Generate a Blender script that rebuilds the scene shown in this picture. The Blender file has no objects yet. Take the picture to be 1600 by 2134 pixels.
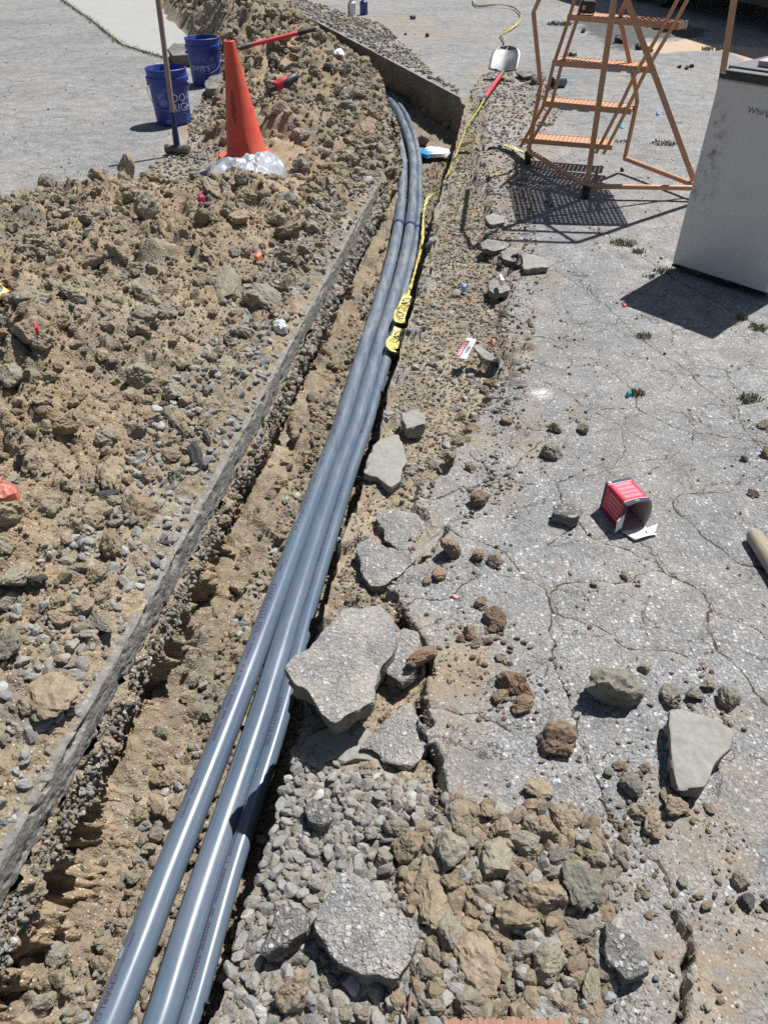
import bpy, bmesh, math, random
import numpy as np
from mathutils import Vector, Matrix, Euler, Quaternion

# ------------------------------------------------------------------ camera, sky, sun, exposure
SC = bpy.context.scene
COL = SC.collection
F, PITCH, CAMH, CX, CY = 1541.0, math.radians(40.0), 1.38, 800.0, 1067.0
SP, CP = math.sin(PITCH), math.cos(PITCH)
cam_d = bpy.data.cameras.new('camera')
cam = bpy.data.objects.new('camera', cam_d)
COL.objects.link(cam)
cam.location = (0, 0, CAMH)
cam.rotation_euler = (math.radians(90) - PITCH, 0, 0)
cam_d.sensor_fit = 'VERTICAL'
cam_d.sensor_height = 24.0
cam_d.lens = 24.0 * F / 2134.0
cam_d.clip_start = 0.02
cam_d.clip_end = 2000
SC.camera = cam

SUNV = Vector((0.40, 0.415, 1.0)).normalized()      # towards the sun
world = bpy.data.worlds.new('World')
SC.world = world
world.use_nodes = True
wn = world.node_tree
bg = wn.nodes['Background']
sky = wn.nodes.new('ShaderNodeTexSky')
sky.sky_type = 'NISHITA'
sky.sun_disc = False
sky.sun_elevation = math.asin(SUNV.z)
sky.sun_rotation = math.atan2(SUNV.x, SUNV.y)
wn.links.new(sky.outputs[0], bg.inputs[0])
bg.inputs[1].default_value = 0.05
sun_d = bpy.data.lights.new('sun', 'SUN')
sun_d.energy = 5.0
sun_d.angle = math.radians(0.5)
sun_d.color = (1.0, 0.98, 0.952)
sun = bpy.data.objects.new('sun', sun_d)
COL.objects.link(sun)
sun.rotation_euler = (-SUNV).to_track_quat('-Z', 'Y').to_euler()
SC.view_settings.view_transform = 'Standard'
SC.view_settings.look = 'None'
SC.view_settings.exposure = 0.30
SC.view_settings.gamma = 1.0
SC.cycles.use_denoising = False
SC.cycles.max_bounces = 6

# ------------------------------------------------------------------ helpers
rng = np.random.RandomState(7)
random.seed(7)

def P(x, y, z=0.0):
    """photo pixel on the horizontal plane z -> world point"""
    u = (x - CX) / F; v = (CY - y) / F
    down = SP - v * CP
    d = (CAMH - z) / down
    return Vector((u * d, d * (CP + v * SP), z))

def PY(x, y, Y):
    """photo pixel on the upright plane at distance Y -> world point"""
    u = (x - CX) / F; v = (CY - y) / F
    d = Y / (CP + v * SP)
    return Vector((u * d, Y, CAMH - d * (SP - v * CP)))

def mpp(p):
    return ((Vector(p) - Vector((0, 0, CAMH))).dot(Vector((0, CP, -SP)))) / F

def _hash(ix, iy, seed):
    h = (ix.astype(np.int64) * 374761393 + iy.astype(np.int64) * 668265263 + seed * 974634777) & 0xFFFFFFFF
    h = ((h ^ (h >> 13)) * 1274126177) & 0xFFFFFFFF
    h = h ^ (h >> 16)
    h = (h * 2246822519) & 0xFFFFFFFF
    h = h ^ (h >> 15)
    return h.astype(np.float64) / 4294967296.0

def perlin(x, y, seed=0):
    x = np.asarray(x, float); y = np.asarray(y, float)
    ix = np.floor(x); iy = np.floor(y)
    fx = x - ix; fy = y - iy
    u = fx * fx * fx * (fx * (fx * 6 - 15) + 10); v = fy * fy * fy * (fy * (fy * 6 - 15) + 10)
    def g(dx, dy):
        a = _hash(ix + dx, iy + dy, seed) * 6.2831853
        return np.cos(a) * (fx - dx) + np.sin(a) * (fy - dy)
    n0 = g(0, 0) * (1 - u) + g(1, 0) * u
    n1 = g(0, 1) * (1 - u) + g(1, 1) * u
    return (n0 * (1 - v) + n1 * v) * 1.5

def fbm(x, y, size, octs=4, seed=0, gain=0.5):
    s = 0.0; a = 1.0; f = 1.0 / size
    for i in range(octs):
        s = s + a * perlin(np.asarray(x) * f + 17.3 * i, np.asarray(y) * f - 9.1 * i, seed + i * 31)
        a *= gain; f *= 2.03
    return s

def lumps(x, y, size, seed=0, dens=0.85, power=3.0, flat=0.0):
    """field of embedded stones: height (in metres) and a random tone of the stone on top"""
    gx = x / size; gy = y / size
    ix = np.floor(gx); iy = np.floor(gy)
    out = np.full(gx.shape, 0.0); tone = np.full(gx.shape, 0.5)
    for di in (-1, 0, 1):
        for dj in (-1, 0, 1):
            cx = ix + di; cy = iy + dj
            r1 = _hash(cx, cy, seed); r2 = _hash(cx, cy, seed + 1); r3 = _hash(cx, cy, seed + 2)
            r4 = _hash(cx, cy, seed + 3); r5 = _hash(cx, cy, seed + 4); r6 = _hash(cx, cy, seed + 5)
            dx = gx - (cx + r1); dy = gy - (cy + r2)
            a = r3 * 6.2831853
            ca = np.cos(a); sa = np.sin(a)
            px = dx * ca + dy * sa; py = (-dx * sa + dy * ca) * (1.0 + 0.7 * r4)
            rad = 0.30 + 0.45 * r5
            l2 = np.sqrt(px * px + py * py); li = np.maximum(np.maximum(np.abs(px), np.abs(py)), np.abs(px * .7 + py * .71))
            d = (0.35 * l2 + 0.65 * li) / rad
            h = rad * (0.35 + 0.6 * r6) * np.clip(1 - d ** power, 0, 1) * (1 + 0.9 * (r4 - .5) * px / rad + 0.9 * (r1 - .5) * py / rad)
            h = np.where((r2 + r3) % 1.0 < dens, h, 0)
            m = h > out
            out = np.where(m, h, out)
            tone = np.where(m, r6 * .5 + .5 * r2, tone)
    return out * size, tone

def sstep(a, b, x):
    t = np.clip((x - a) / (b - a), 0, 1)
    return t * t * (3 - 2 * t)

def polydist(x, y, poly):
    """signed distance to polygon (positive inside)"""
    poly = np.asarray(poly)[:, :2]
    d2 = np.full(x.shape, 1e9); ins = np.zeros(x.shape, bool)
    n = len(poly)
    for i in range(n):
        ax, ay = poly[i]; bx, by = poly[(i + 1) % n]
        ex, ey = bx - ax, by - ay
        t = np.clip(((x - ax) * ex + (y - ay) * ey) / (ex * ex + ey * ey + 1e-12), 0, 1)
        d2 = np.minimum(d2, (x - ax - t * ex) ** 2 + (y - ay - t * ey) ** 2)
        c = ((ay > y) != (by > y))
        with np.errstate(divide='ignore', invalid='ignore'):
            xi = (bx - ax) * (y - ay) / (by - ay + 1e-15) + ax
        ins ^= c & (x < xi)
    return np.where(ins, 1, -1) * np.sqrt(d2)

# ---- object helpers
def tag(o, label=None, cat=None, group=None, kind=None):
    if label: o['label'] = label
    if cat: o['category'] = cat
    if group: o['group'] = group
    if kind: o['kind'] = kind
    return o

def link(o, parent=None):
    COL.objects.link(o)
    if parent is not None: o.parent = parent
    return o

def empty(name, loc=(0, 0, 0), rot=(0, 0, 0), label=None, cat=None, group=None):
    o = bpy.data.objects.new(name, None)
    o.empty_display_size = 0.05
    o.location = loc; o.rotation_euler = rot
    link(o); tag(o, label, cat, group)
    return o

def meshobj(name, verts, faces, mat=None, parent=None, smooth=False):
    me = bpy.data.meshes.new(name)
    me.from_pydata([tuple(v) for v in verts], [], [tuple(f) for f in faces])
    me.validate(); me.update()
    if mat: me.materials.append(mat)
    if smooth:
        me.polygons.foreach_set('use_smooth', [True] * len(me.polygons))
    o = bpy.data.objects.new(name, me)
    return link(o, parent)

def gridmesh(name, V, mat, keep=None, smooth=True, attrs=None):
    nr, nc = V.shape[:2]
    idx = np.arange(nr * nc).reshape(nr, nc)
    q = np.stack([idx[:-1, :-1], idx[:-1, 1:], idx[1:, 1:], idx[1:, :-1]], -1).reshape(-1, 4)
    if keep is not None:
        q = q[keep.reshape(-1)]
        used = np.zeros(nr * nc, bool); used[q.reshape(-1)] = True
        remap = np.cumsum(used) - 1
        q = remap[q]; Vf = V.reshape(-1, 3)[used]
        if attrs: attrs = {k: a.reshape(-1)[used] for k, a in attrs.items()}
    else:
        Vf = V.reshape(-1, 3)
        if attrs: attrs = {k: a.reshape(-1) for k, a in attrs.items()}
    me = bpy.data.meshes.new(name)
    me.vertices.add(len(Vf)); me.vertices.foreach_set('co', Vf.astype(np.float32).reshape(-1))
    me.loops.add(len(q) * 4); me.loops.foreach_set('vertex_index', q.astype(np.int32).reshape(-1))
    me.polygons.add(len(q))
    me.polygons.foreach_set('loop_start', np.arange(0, len(q) * 4, 4, dtype=np.int32))
    me.polygons.foreach_set('loop_total', np.full(len(q), 4, np.int32))
    me.polygons.foreach_set('use_smooth', np.full(len(q), smooth, bool))
    me.update(calc_edges=True)
    if attrs:
        for k, a in attrs.items():
            at = me.attributes.new(k, 'FLOAT', 'POINT')
            at.data.foreach_set('value', a.astype(np.float32))
    me.materials.append(mat)
    o = bpy.data.objects.new(name, me)
    return link(o)

class MB:
    """collects shapes into one mesh"""
    def __init__(s): s.v = []; s.f = []
    def add(s, v, f):
        n = len(s.v); s.v += [Vector(p) for p in v]; s.f += [tuple(i + n for i in q) for q in f]; return s
    def box(s, c, size, rot=None, taper=1.0):
        sx, sy, sz = [a / 2 for a in size]; c = Vector(c)
        pts = [Vector((x * (taper if z > 0 else 1), y * (taper if z > 0 else 1), z)) for z in (-sz, sz) for x, y in ((-sx, -sy), (sx, -sy), (sx, sy), (-sx, sy))]
        if rot is not None: pts = [rot @ p for p in pts]
        return s.add([p + c for p in pts], [(3, 2, 1, 0), (4, 5, 6, 7), (0, 1, 5, 4), (1, 2, 6, 5), (2, 3, 7, 6), (3, 0, 4, 7)])
    def tube(s, pts, r, n=10, cap=True):
        pts = [Vector(p) for p in pts]
        rr = r if isinstance(r, (list, tuple)) else [r] * len(pts)
        rings = []; up = None
        for i, p in enumerate(pts):
            t = (pts[min(i + 1, len(pts) - 1)] - pts[max(i - 1, 0)]).normalized()
            if up is None:
                up = Vector((0, 0, 1)) if abs(t.z) < .9 else Vector((1, 0, 0))
            a = t.cross(up).normalized(); b = a.cross(t).normalized(); up = b
            rings.append([p + (a * math.cos(k * 2 * math.pi / n) + b * math.sin(k * 2 * math.pi / n)) * rr[i] for k in range(n)])
        v = [p for ring in rings for p in ring]
        f = [(i * n + k, i * n + (k + 1) % n, (i + 1) * n + (k + 1) % n, (i + 1) * n + k) for i in range(len(pts) - 1) for k in range(n)]
        if cap: f += [tuple(range(n))[::-1], tuple((len(pts) - 1) * n + k for k in range(n))]
        return s.add(v, f)
    def lathe(s, prof, n=40, closed=False, M=None):
        v = []; m = len(prof)
        for k in range(n):
            a = 2 * math.pi * k / n
            for r, z in prof: v.append(Vector((r * math.cos(a), r * math.sin(a), z)))
        f = []
        for k in range(n):
            k2 = (k + 1) % n
            for i in range(m - 1 if not closed else m):
                j = (i + 1) % m
                f.append((k * m + i, k2 * m + i, k2 * m + j, k * m + j))
        if M is not None: v = [M @ p for p in v]
        return s.add(v, f)
    def prism(s, poly, z0, z1, M=None):
        n = len(poly)
        v = [Vector((x, y, z0)) for x, y in poly] + [Vector((x, y, z1)) for x, y in poly]
        if M is not None: v = [M @ p for p in v]
        return s.add(v, [tuple(range(n))[::-1], tuple(range(n, 2 * n))] + [(i, (i + 1) % n, n + (i + 1) % n, n + i) for i in range(n)])
    def build(s, name, mat, parent=None, smooth=False, bevel=0, sharp=True):
        o = meshobj(name, s.v, s.f, mat, parent, smooth)
        if smooth and sharp:
            o.data.set_sharp_from_angle(angle=math.radians(40))
        if bevel:
            m = o.modifiers.new('bevel', 'BEVEL'); m.width = bevel; m.segments = 2; m.limit_method = 'ANGLE'
        return o

def catmull(pts, step):
    pts = [np.array(p, float) for p in pts]
    pts = [2 * pts[0] - pts[1]] + pts + [2 * pts[-1] - pts[-2]]
    out = []
    for i in range(1, len(pts) - 2):
        p0, p1, p2, p3 = pts[i - 1:i + 3]
        n = max(2, int(np.linalg.norm(p2 - p1) / step))
        for k in range(n):
            t = k / n
            out.append(.5 * (2 * p1 + (p2 - p0) * t + (2 * p0 - 5 * p1 + 4 * p2 - p3) * t * t + (3 * p1 - p0 - 3 * p2 + p3) * t ** 3))
    out.append(pts[-2])
    return np.array(out)

def text_geo(body, size=1.0, align='LEFT', sub=0):
    cu = bpy.data.curves.new('t', 'FONT'); cu.body = body; cu.size = size; cu.align_x = align; cu.resolution_u = 2
    o = bpy.data.objects.new('t', cu); COL.objects.link(o)
    dg = bpy.context.evaluated_depsgraph_get(); dg.update()
    me = bpy.data.meshes.new_from_object(o.evaluated_get(dg))
    if sub:
        bm = bmesh.new(); bm.from_mesh(me)
        bmesh.ops.triangulate(bm, faces=bm.faces)
        bmesh.ops.subdivide_edges(bm, edges=bm.edges, cuts=sub)
        bm.to_mesh(me); bm.free()
    v = np.array([x.co[:] for x in me.vertices]); f = [tuple(p.vertices) for p in me.polygons]
    bpy.data.objects.remove(o); bpy.data.curves.remove(cu); bpy.data.meshes.remove(me)
    return v, f

# ------------------------------------------------------------------ materials
def mat_new(name):
    m = bpy.data.materials.new(name); m.use_nodes = True
    nt = m.node_tree; b = nt.nodes['Principled BSDF']
    return m, nt, b

def N(nt, typ, **kw):
    n = nt.nodes.new(typ)
    for k, v in kw.items():
        if k.startswith('i_'):
            key = k[2:]
            n.inputs[int(key) if key.isdigit() else key].default_value = v
        else: setattr(n, k, v)
    return n

def ramp(nt, fac, stops, interp='LINEAR'):
    n = nt.nodes.new('ShaderNodeValToRGB'); n.color_ramp.interpolation = interp
    els = n.color_ramp.elements
    while len(els) < len(stops): els.new(0.5)
    for e, (p, c) in zip(els, stops):
        e.position = p; e.color = (c, c, c, 1) if isinstance(c, (int, float)) else (*c, 1)
    nt.links.new(fac, n.inputs[0]); return n.outputs[0]

def mix(nt, fac, a, b, mode='MIX'):
    n = nt.nodes.new('ShaderNodeMix'); n.data_type = 'RGBA'; n.blend_type = mode
    for i, val in ((0, fac), (6, a), (7, b)):
        if hasattr(val, 'node'): nt.links.new(val, n.inputs[i])
        elif i == 0: n.inputs[0].default_value = val
        else: n.inputs[i].default_value = (*val, 1) if len(val) == 3 else val
    return n.outputs[2]

def math_(nt, op, a, b=None):
    n = nt.nodes.new('ShaderNodeMath'); n.operation = op
    for i, val in ((0, a), (1, b)):
        if val is None: continue
        if hasattr(val, 'node'): nt.links.new(val, n.inputs[i])
        else: n.inputs[i].default_value = val
    return n.outputs[0]

def noise_(nt, co, scale, detail=4, rough=.55):
    n = N(nt, 'ShaderNodeTexNoise'); n.inputs['Scale'].default_value = scale
    n.inputs['Detail'].default_value = detail; n.inputs['Roughness'].default_value = rough
    if co is not None: nt.links.new(co, n.inputs['Vector'])
    return n.outputs['Fac']

def voro(nt, co, scale, feature='F1', rand=1.0):
    n = N(nt, 'ShaderNodeTexVoronoi'); n.feature = feature
    n.inputs['Scale'].default_value = scale; n.inputs['Randomness'].default_value = rand
    nt.links.new(co, n.inputs['Vector'])
    return n

def bump_(nt, b, h, strength=.5, dist=.002, prev=None):
    n = N(nt, 'ShaderNodeBump'); n.inputs['Strength'].default_value = strength; n.inputs['Distance'].default_value = dist
    nt.links.new(h, n.inputs['Height'])
    if prev is not None: nt.links.new(prev, n.inputs['Normal'])
    nt.links.new(n.outputs[0], b.inputs['Normal']); return n.outputs[0]

def objco(nt): return N(nt, 'ShaderNodeTexCoord').outputs['Object']
def attr(nt, name):
    n = N(nt, 'ShaderNodeAttribute'); n.attribute_name = name; return n.outputs['Fac']

TAN = (.275, .212, .142); TAN2 = (.355, .288, .205); GREY = (.205, .188, .155)

def mat_plain(name, col, rough=.5, metal=0, var=.12, scale=30, bump=0, spec=.5):
    m, nt, b = mat_new(name)
    co = objco(nt)
    n = noise_(nt, co, scale, 5, .6)
    lo = tuple(c * (1 - var) for c in col); hi = tuple(min(1, c * (1 + var)) for c in col)
    c = ramp(nt, n, [(.3, lo), (.7, hi)])
    nt.links.new(c, b.inputs['Base Color'])
    b.inputs['Roughness'].default_value = rough; b.inputs['Metallic'].default_value = metal
    b.inputs['Specular IOR Level'].default_value = spec
    if bump: bump_(nt, b, n, .5, bump)
    return m

def asphalt_nodes(nt, co, grey=1.0):
    wv = N(nt, 'ShaderNodeTexNoise'); wv.inputs['Scale'].default_value = 90; wv.inputs['Detail'].default_value = 2; nt.links.new(co, wv.inputs['Vector'])
    wa = N(nt, 'ShaderNodeVectorMath'); wa.operation = 'MULTIPLY_ADD'; wa.inputs[1].default_value = (.010, .010, .010); nt.links.new(wv.outputs['Color'], wa.inputs[0]); nt.links.new(co, wa.inputs[2])
    v1 = voro(nt, wa.outputs[0], 100); v2 = voro(nt, wa.outputs[0], 250)
    base = ramp(nt, v2.outputs['Color'], [(0, (.135 * grey, .134 * grey, .131 * grey)), (.55, (.255 * grey, .253 * grey, .247 * grey)), (1, (.40 * grey, .397 * grey, .387 * grey))])
    sep = N(nt, 'ShaderNodeSeparateColor'); nt.links.new(v1.outputs['Color'], sep.inputs[0])
    stone = ramp(nt, sep.outputs[1], [(.0, (.19, .187, .18)), (.4, (.33, .33, .322)), (.8, (.45, .447, .435)), (1, (.68, .67, .65))])
    pick = math_(nt, 'GREATER_THAN', sep.outputs[0], .42)
    near = ramp(nt, v1.outputs['Distance'], [(.30, 1), (.62, 0)])
    sm = math_(nt, 'MULTIPLY', pick, near)
    col = mix(nt, sm, base, stone)
    n = noise_(nt, co, 1.7, 5, .6)
    col = mix(nt, ramp(nt, n, [(.42, 0), (.72, .6)]), col, mix(nt, .55, col, (.37, .325, .26)))
    n2 = noise_(nt, co, 9, 4, .65)
    col = mix(nt, .75, col, mix(nt, 1.0, col, ramp(nt, n2, [(.3, .66), (.7, 1.25)]), 'MULTIPLY'))
    n5 = noise_(nt, co, .9, 6, .62)
    col = mix(nt, 1.0, col, ramp(nt, n5, [(.3, (.76, .78, .81)), (.5, (.98, .98, .99)), (.72, (1.12, 1.10, 1.06))]), 'MULTIPLY')
    h = math_(nt, 'ADD', math_(nt, 'MULTIPLY', sm, .8), math_(nt, 'MULTIPLY', v2.outputs['Distance'], .8))
    return col, h

def dirt_nodes(nt, co, tone=None):
    n = noise_(nt, co, 2.3, 6, .6)
    n2 = noise_(nt, co, 26, 6, .7)
    v = voro(nt, co, 150)
    c = ramp(nt, n, [(.28, GREY), (.46, TAN), (.62, TAN2), (.8, (.29, .215, .138))])
    c = mix(nt, .8, c, mix(nt, 1.0, c, ramp(nt, n2, [(.25, .62), (.55, 1.0), (.8, 1.22)]), 'MULTIPLY'))
    sep = N(nt, 'ShaderNodeSeparateColor'); nt.links.new(v.outputs['Color'], sep.inputs[0])
    peb = math_(nt, 'MULTIPLY', math_(nt, 'GREATER_THAN', sep.outputs[0], .74), ramp(nt, v.outputs['Distance'], [(.3, 1), (.5, 0)]))
    c = mix(nt, peb, c, ramp(nt, sep.outputs[1], [(0, (.2, .18, .15)), (.5, (.40, .36, .29)), (1, (.58, .54, .46))]))
    if tone is not None:
        c = mix(nt, 1.0, c, ramp(nt, tone, [(0, (.70, .72, .74)), (.3, (.95, .95, .95)), (.6, (1.08, 1.04, .98)), (.9, (1.22, 1.16, 1.06)), (1, (.62, .62, .64))]), 'MULTIPLY')
    h = math_(nt, 'ADD', math_(nt, 'MULTIPLY', n2, 1.4), math_(nt, 'MULTIPLY', ramp(nt, v.outputs['Distance'], [(0, 1), (.6, 0)]), .6))
    return c, h

def make_ground_mat():
    m, nt, b = mat_new('cracked_asphalt')
    co = objco(nt)
    ca, ha = asphalt_nodes(nt, co)
    cd, hd = dirt_nodes(nt, co)
    d = attr(nt, 'dirt')
    brk = noise_(nt, co, 22, 6, .7)
    f = math_(nt, 'ADD', d, math_(nt, 'MULTIPLY', math_(nt, 'SUBTRACT', brk, .5), 1.3))
    f = ramp(nt, f, [(.26, 0), (.95, 1)])
    f = math_(nt, 'MULTIPLY', f, ramp(nt, d, [(0, 0), (.12, 1)]))
    col = mix(nt, f, ca, cd)
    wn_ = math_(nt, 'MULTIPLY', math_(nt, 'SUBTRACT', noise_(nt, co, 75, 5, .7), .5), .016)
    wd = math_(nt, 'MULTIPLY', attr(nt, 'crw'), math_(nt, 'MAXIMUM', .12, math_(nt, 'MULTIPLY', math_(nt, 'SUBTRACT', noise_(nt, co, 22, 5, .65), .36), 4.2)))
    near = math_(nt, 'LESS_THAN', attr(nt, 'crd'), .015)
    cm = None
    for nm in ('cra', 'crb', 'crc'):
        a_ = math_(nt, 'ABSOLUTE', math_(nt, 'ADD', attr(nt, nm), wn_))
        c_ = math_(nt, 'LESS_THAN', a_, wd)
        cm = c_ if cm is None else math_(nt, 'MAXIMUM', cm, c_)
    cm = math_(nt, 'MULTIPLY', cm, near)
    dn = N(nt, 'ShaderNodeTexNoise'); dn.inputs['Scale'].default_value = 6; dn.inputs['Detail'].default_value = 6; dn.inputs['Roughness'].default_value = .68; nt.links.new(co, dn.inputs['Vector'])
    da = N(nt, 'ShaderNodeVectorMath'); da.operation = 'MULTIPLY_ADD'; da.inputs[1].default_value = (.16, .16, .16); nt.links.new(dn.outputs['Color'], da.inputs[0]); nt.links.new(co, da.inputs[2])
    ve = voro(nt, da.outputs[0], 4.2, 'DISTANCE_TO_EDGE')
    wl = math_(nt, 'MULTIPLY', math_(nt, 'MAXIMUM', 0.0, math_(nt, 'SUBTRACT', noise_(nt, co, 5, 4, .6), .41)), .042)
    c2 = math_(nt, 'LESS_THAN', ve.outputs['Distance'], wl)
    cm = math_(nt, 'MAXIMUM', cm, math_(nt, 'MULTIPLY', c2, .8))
    col = mix(nt, cm, col, mix(nt, brk, (.025, .022, .019), (.085, .07, .055)))  # dirt fill of the cracks, darkened in colour for the shade inside them
    gg = attr(nt, 'grey'); col = mix(nt, gg, col, mix(nt, 1.0, col, (.80, .92, 1.12), 'MULTIPLY'))
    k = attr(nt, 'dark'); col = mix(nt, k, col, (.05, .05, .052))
    s = attr(nt, 'sand'); col = mix(nt, s, col, mix(nt, brk, (.52, .38, .27), (.62, .47, .35)))
    w = attr(nt, 'white'); col = mix(nt, w, col, (.8, .8, .78))
    nt.links.new(col, b.inputs['Base Color'])
    b.inputs['Roughness'].default_value = .85
    b.inputs['Specular IOR Level'].default_value = .35
    hm = N(nt, 'ShaderNodeMix'); nt.links.new(f, hm.inputs[0]); nt.links.new(ha, hm.inputs[2]); nt.links.new(hd, hm.inputs[3])
    bump_(nt, b, math_(nt, 'SUBTRACT', hm.outputs[0], math_(nt, 'MULTIPLY', cm, 2.5)), .8, .0035)
    return m

def make_dirt_mat(name, tone=True):
    m, nt, b = mat_new(name)
    co = objco(nt)
    c, h = dirt_nodes(nt, co, attr(nt, 'tone') if tone else None)
    g = attr(nt, 'grey'); c = mix(nt, g, c, mix(nt, 1.0, c, (.86, .94, 1.06), 'MULTIPLY'))
    nt.links.new(c, b.inputs['Base Color'])
    b.inputs['Roughness'].default_value = .95; b.inputs['Specular IOR Level'].default_value = .2
    bump_(nt, b, h, .9, .005)
    return m

def make_rock_mat(name, stops, rough=.9, vary=.35, bumpd=.006, scale=1.0, spec=.25):
    """stones and clods: each one has its own tone"""
    m, nt, b = mat_new(name)
    co = objco(nt)
    oi = N(nt, 'ShaderNodeObjectInfo').outputs['Random']
    off = N(nt, 'ShaderNodeVectorMath'); off.operation = 'ADD'
    cmb = N(nt, 'ShaderNodeCombineXYZ'); nt.links.new(math_(nt, 'MULTIPLY', oi, 37.0), cmb.inputs[0]); nt.links.new(math_(nt, 'MULTIPLY', oi, 11.0), cmb.inputs[1])
    nt.links.new(co, off.inputs[0]); nt.links.new(cmb.outputs[0], off.inputs[1])
    co = off.outputs[0]
    n = noise_(nt, co, 2.2 * scale, 6, .65); n2 = noise_(nt, co, 9 * scale, 6, .7)
    c = ramp(nt, oi, stops)
    c = mix(nt, 1.0, c, ramp(nt, n, [(.25, 1 - vary), (.5, 1.0), (.78, 1 + vary)]), 'MULTIPLY')
    c = mix(nt, .6, c, mix(nt, 1.0, c, ramp(nt, n2, [(.3, .75), (.7, 1.2)]), 'MULTIPLY'))
    nt.links.new(c, b.inputs['Base Color'])
    b.inputs['Roughness'].default_value = rough; b.inputs['Specular IOR Level'].default_value = spec
    bump_(nt, b, math_(nt, 'ADD', n, math_(nt, 'MULTIPLY', n2, .6)), .8, bumpd)
    return m

def make_chunk_mat(name, grey=1.0, dust=.35):
    m, nt, b = mat_new(name)
    co = objco(nt)
    c, h = asphalt_nodes(nt, co, grey)
    n = noise_(nt, co, 14, 5, .65)
    c = mix(nt, ramp(nt, n, [(.4, 0), (.75, dust * 2)]), c, (.42, .36, .27))
    g = N(nt, 'ShaderNodeNewGeometry')
    side = attr(nt, 'side')
    c = mix(nt, math_(nt, 'MULTIPLY', side, .75), c, mix(nt, n, (.10, .092, .08), (.26, .23, .19)))
    nt.links.new(c, b.inputs['Base Color'])
    b.inputs['Roughness'].default_value = .88; b.inputs['Specular IOR Level'].default_value = .3
    bump_(nt, b, math_(nt, 'ADD', h, n), .9, .004)
    return m

M = {}
M['ground'] = make_ground_mat()
M['dirt'] = make_dirt_mat('spoil_dirt')
M['clod_tan'] = make_rock_mat('tan_clod', [(0, (.25, .198, .135)), (.35, (.345, .28, .20)), (.6, (.295, .235, .165)), (.85, (.28, .245, .19)), (1, (.21, .188, .15))])
M['clod_brown'] = make_rock_mat('brown_clod', [(0, (.20, .14, .095)), (.5, (.26, .185, .125)), (1, (.31, .235, .165))])
M['clod_grey'] = make_rock_mat('grey_clod', [(0, (.19, .18, .145)), (.5, (.275, .252, .20)), (1, (.31, .27, .20))])
M['gravel'] = make_rock_mat('gravel', [(0, (.27, .255, .225)), (.25, (.365, .35, .315)), (.5, (.33, .30, .25)), (.68, (.26, .258, .25)), (.85, (.43, .415, .38)), (.94, (.17, .175, .185)), (1, (.56, .55, .53))], vary=.3, bumpd=.004)
M['pitch'] = make_rock_mat('black_lump', [(0, (.035, .034, .033)), (1, (.10, .096, .09))], rough=.8, spec=.4)
M['chunk'] = make_chunk_mat('asphalt_chunk', 1.05, .3)
M['chunk_dark'] = make_chunk_mat('dark_asphalt_chunk', .5, .15)
def make_conc():
    m, nt, b = mat_new('worn_concrete'); co = objco(nt)
    n = noise_(nt, co, 9, 6, .65); n2 = noise_(nt, co, 70, 5, .7); side = attr(nt, 'side')
    c = mix(nt, .5, ramp(nt, n, [(.3, (.25, .238, .21)), (.7, (.36, .338, .295))]), ramp(nt, n2, [(.3, (.21, .20, .18)), (.7, (.39, .37, .33))]))
    c = mix(nt, math_(nt, 'MULTIPLY', side, .6), c, mix(nt, n, (.11, .10, .085), (.26, .23, .19)))
    nt.links.new(c, b.inputs['Base Color']); b.inputs['Roughness'].default_value = .92; b.inputs['Specular IOR Level'].default_value = .25
    bump_(nt, b, n2, .7, .003); return m
M['concrete'] = make_conc()

def mat_dusty(name, col, rough, dust=(.42, .36, .27), amt=.5, scale=12, metal=0, spec=.5, coat=0):
    m, nt, b = mat_new(name); co = objco(nt)
    n = noise_(nt, co, scale, 6, .7); n2 = noise_(nt, co, scale * 5, 4, .6)
    c = mix(nt, ramp(nt, n2, [(.3, 0), (.7, 1)]), tuple(x * .88 for x in col), tuple(min(1, x * 1.1) for x in col))
    d = ramp(nt, n, [(.5, 0), (.8, amt)])
    c = mix(nt, d, c, dust)
    nt.links.new(c, b.inputs['Base Color'])
    nt.links.new(ramp(nt, n, [(.4, rough), (.8, min(1, rough + .35))]), b.inputs['Roughness'])
    b.inputs['Metallic'].default_value = metal; b.inputs['Specular IOR Level'].default_value = spec
    b.inputs['Coat Weight'].default_value = coat
    bump_(nt, b, n2, .15, .0006)
    return m

# ------------------------------------------------------------------ trench plan (world metres)
def curve_from_px(pts, z=0.0):
    a = np.array([P(x, y, z)[:2] for x, y in pts])
    return a[np.argsort(a[:, 1])]
LL = curve_from_px([(0, 1800), (108, 1604), (192, 1476), (282, 1310), (332, 1190), (385, 1098), (455, 1000), (523, 880), (560, 811), (596, 735), (626, 684), (647, 640), (700, 538), (760, 436), (797, 372), (828, 318), (828, 290), (814, 232), (791, 150), (705, 88), (640, 49), (560, 2)])
RL = curve_from_px([(440, 2134), (505, 1900), (572, 1700), (610, 1560), (640, 1440), (682, 1240), (722, 1100), (757, 1000), (786, 900), (815, 800), (842, 700), (869, 600), (893, 500), (906, 440), (926, 380), (950, 300), (970, 210)])
_m = LL[:, 1] < 4.6
LL[_m, 0] = np.polyval(np.polyfit(LL[_m, 1], LL[_m, 0], 3), LL[_m, 1])
s0 = (LL[3, 0] - LL[0, 0]) / (LL[3, 1] - LL[0, 1])
LL = np.vstack([[LL[0, 0] - s0 * (LL[0, 1] + 3.0), -3.0], LL, [LL[-1, 0] - 60 * .33, LL[-1, 1] + 60]])
s1 = (RL[4, 0] - RL[0, 0]) / (RL[4, 1] - RL[0, 1])
YC = RL[-1, 1]                                       # the bend of the trench
far_end = P(566, -4)
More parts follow.
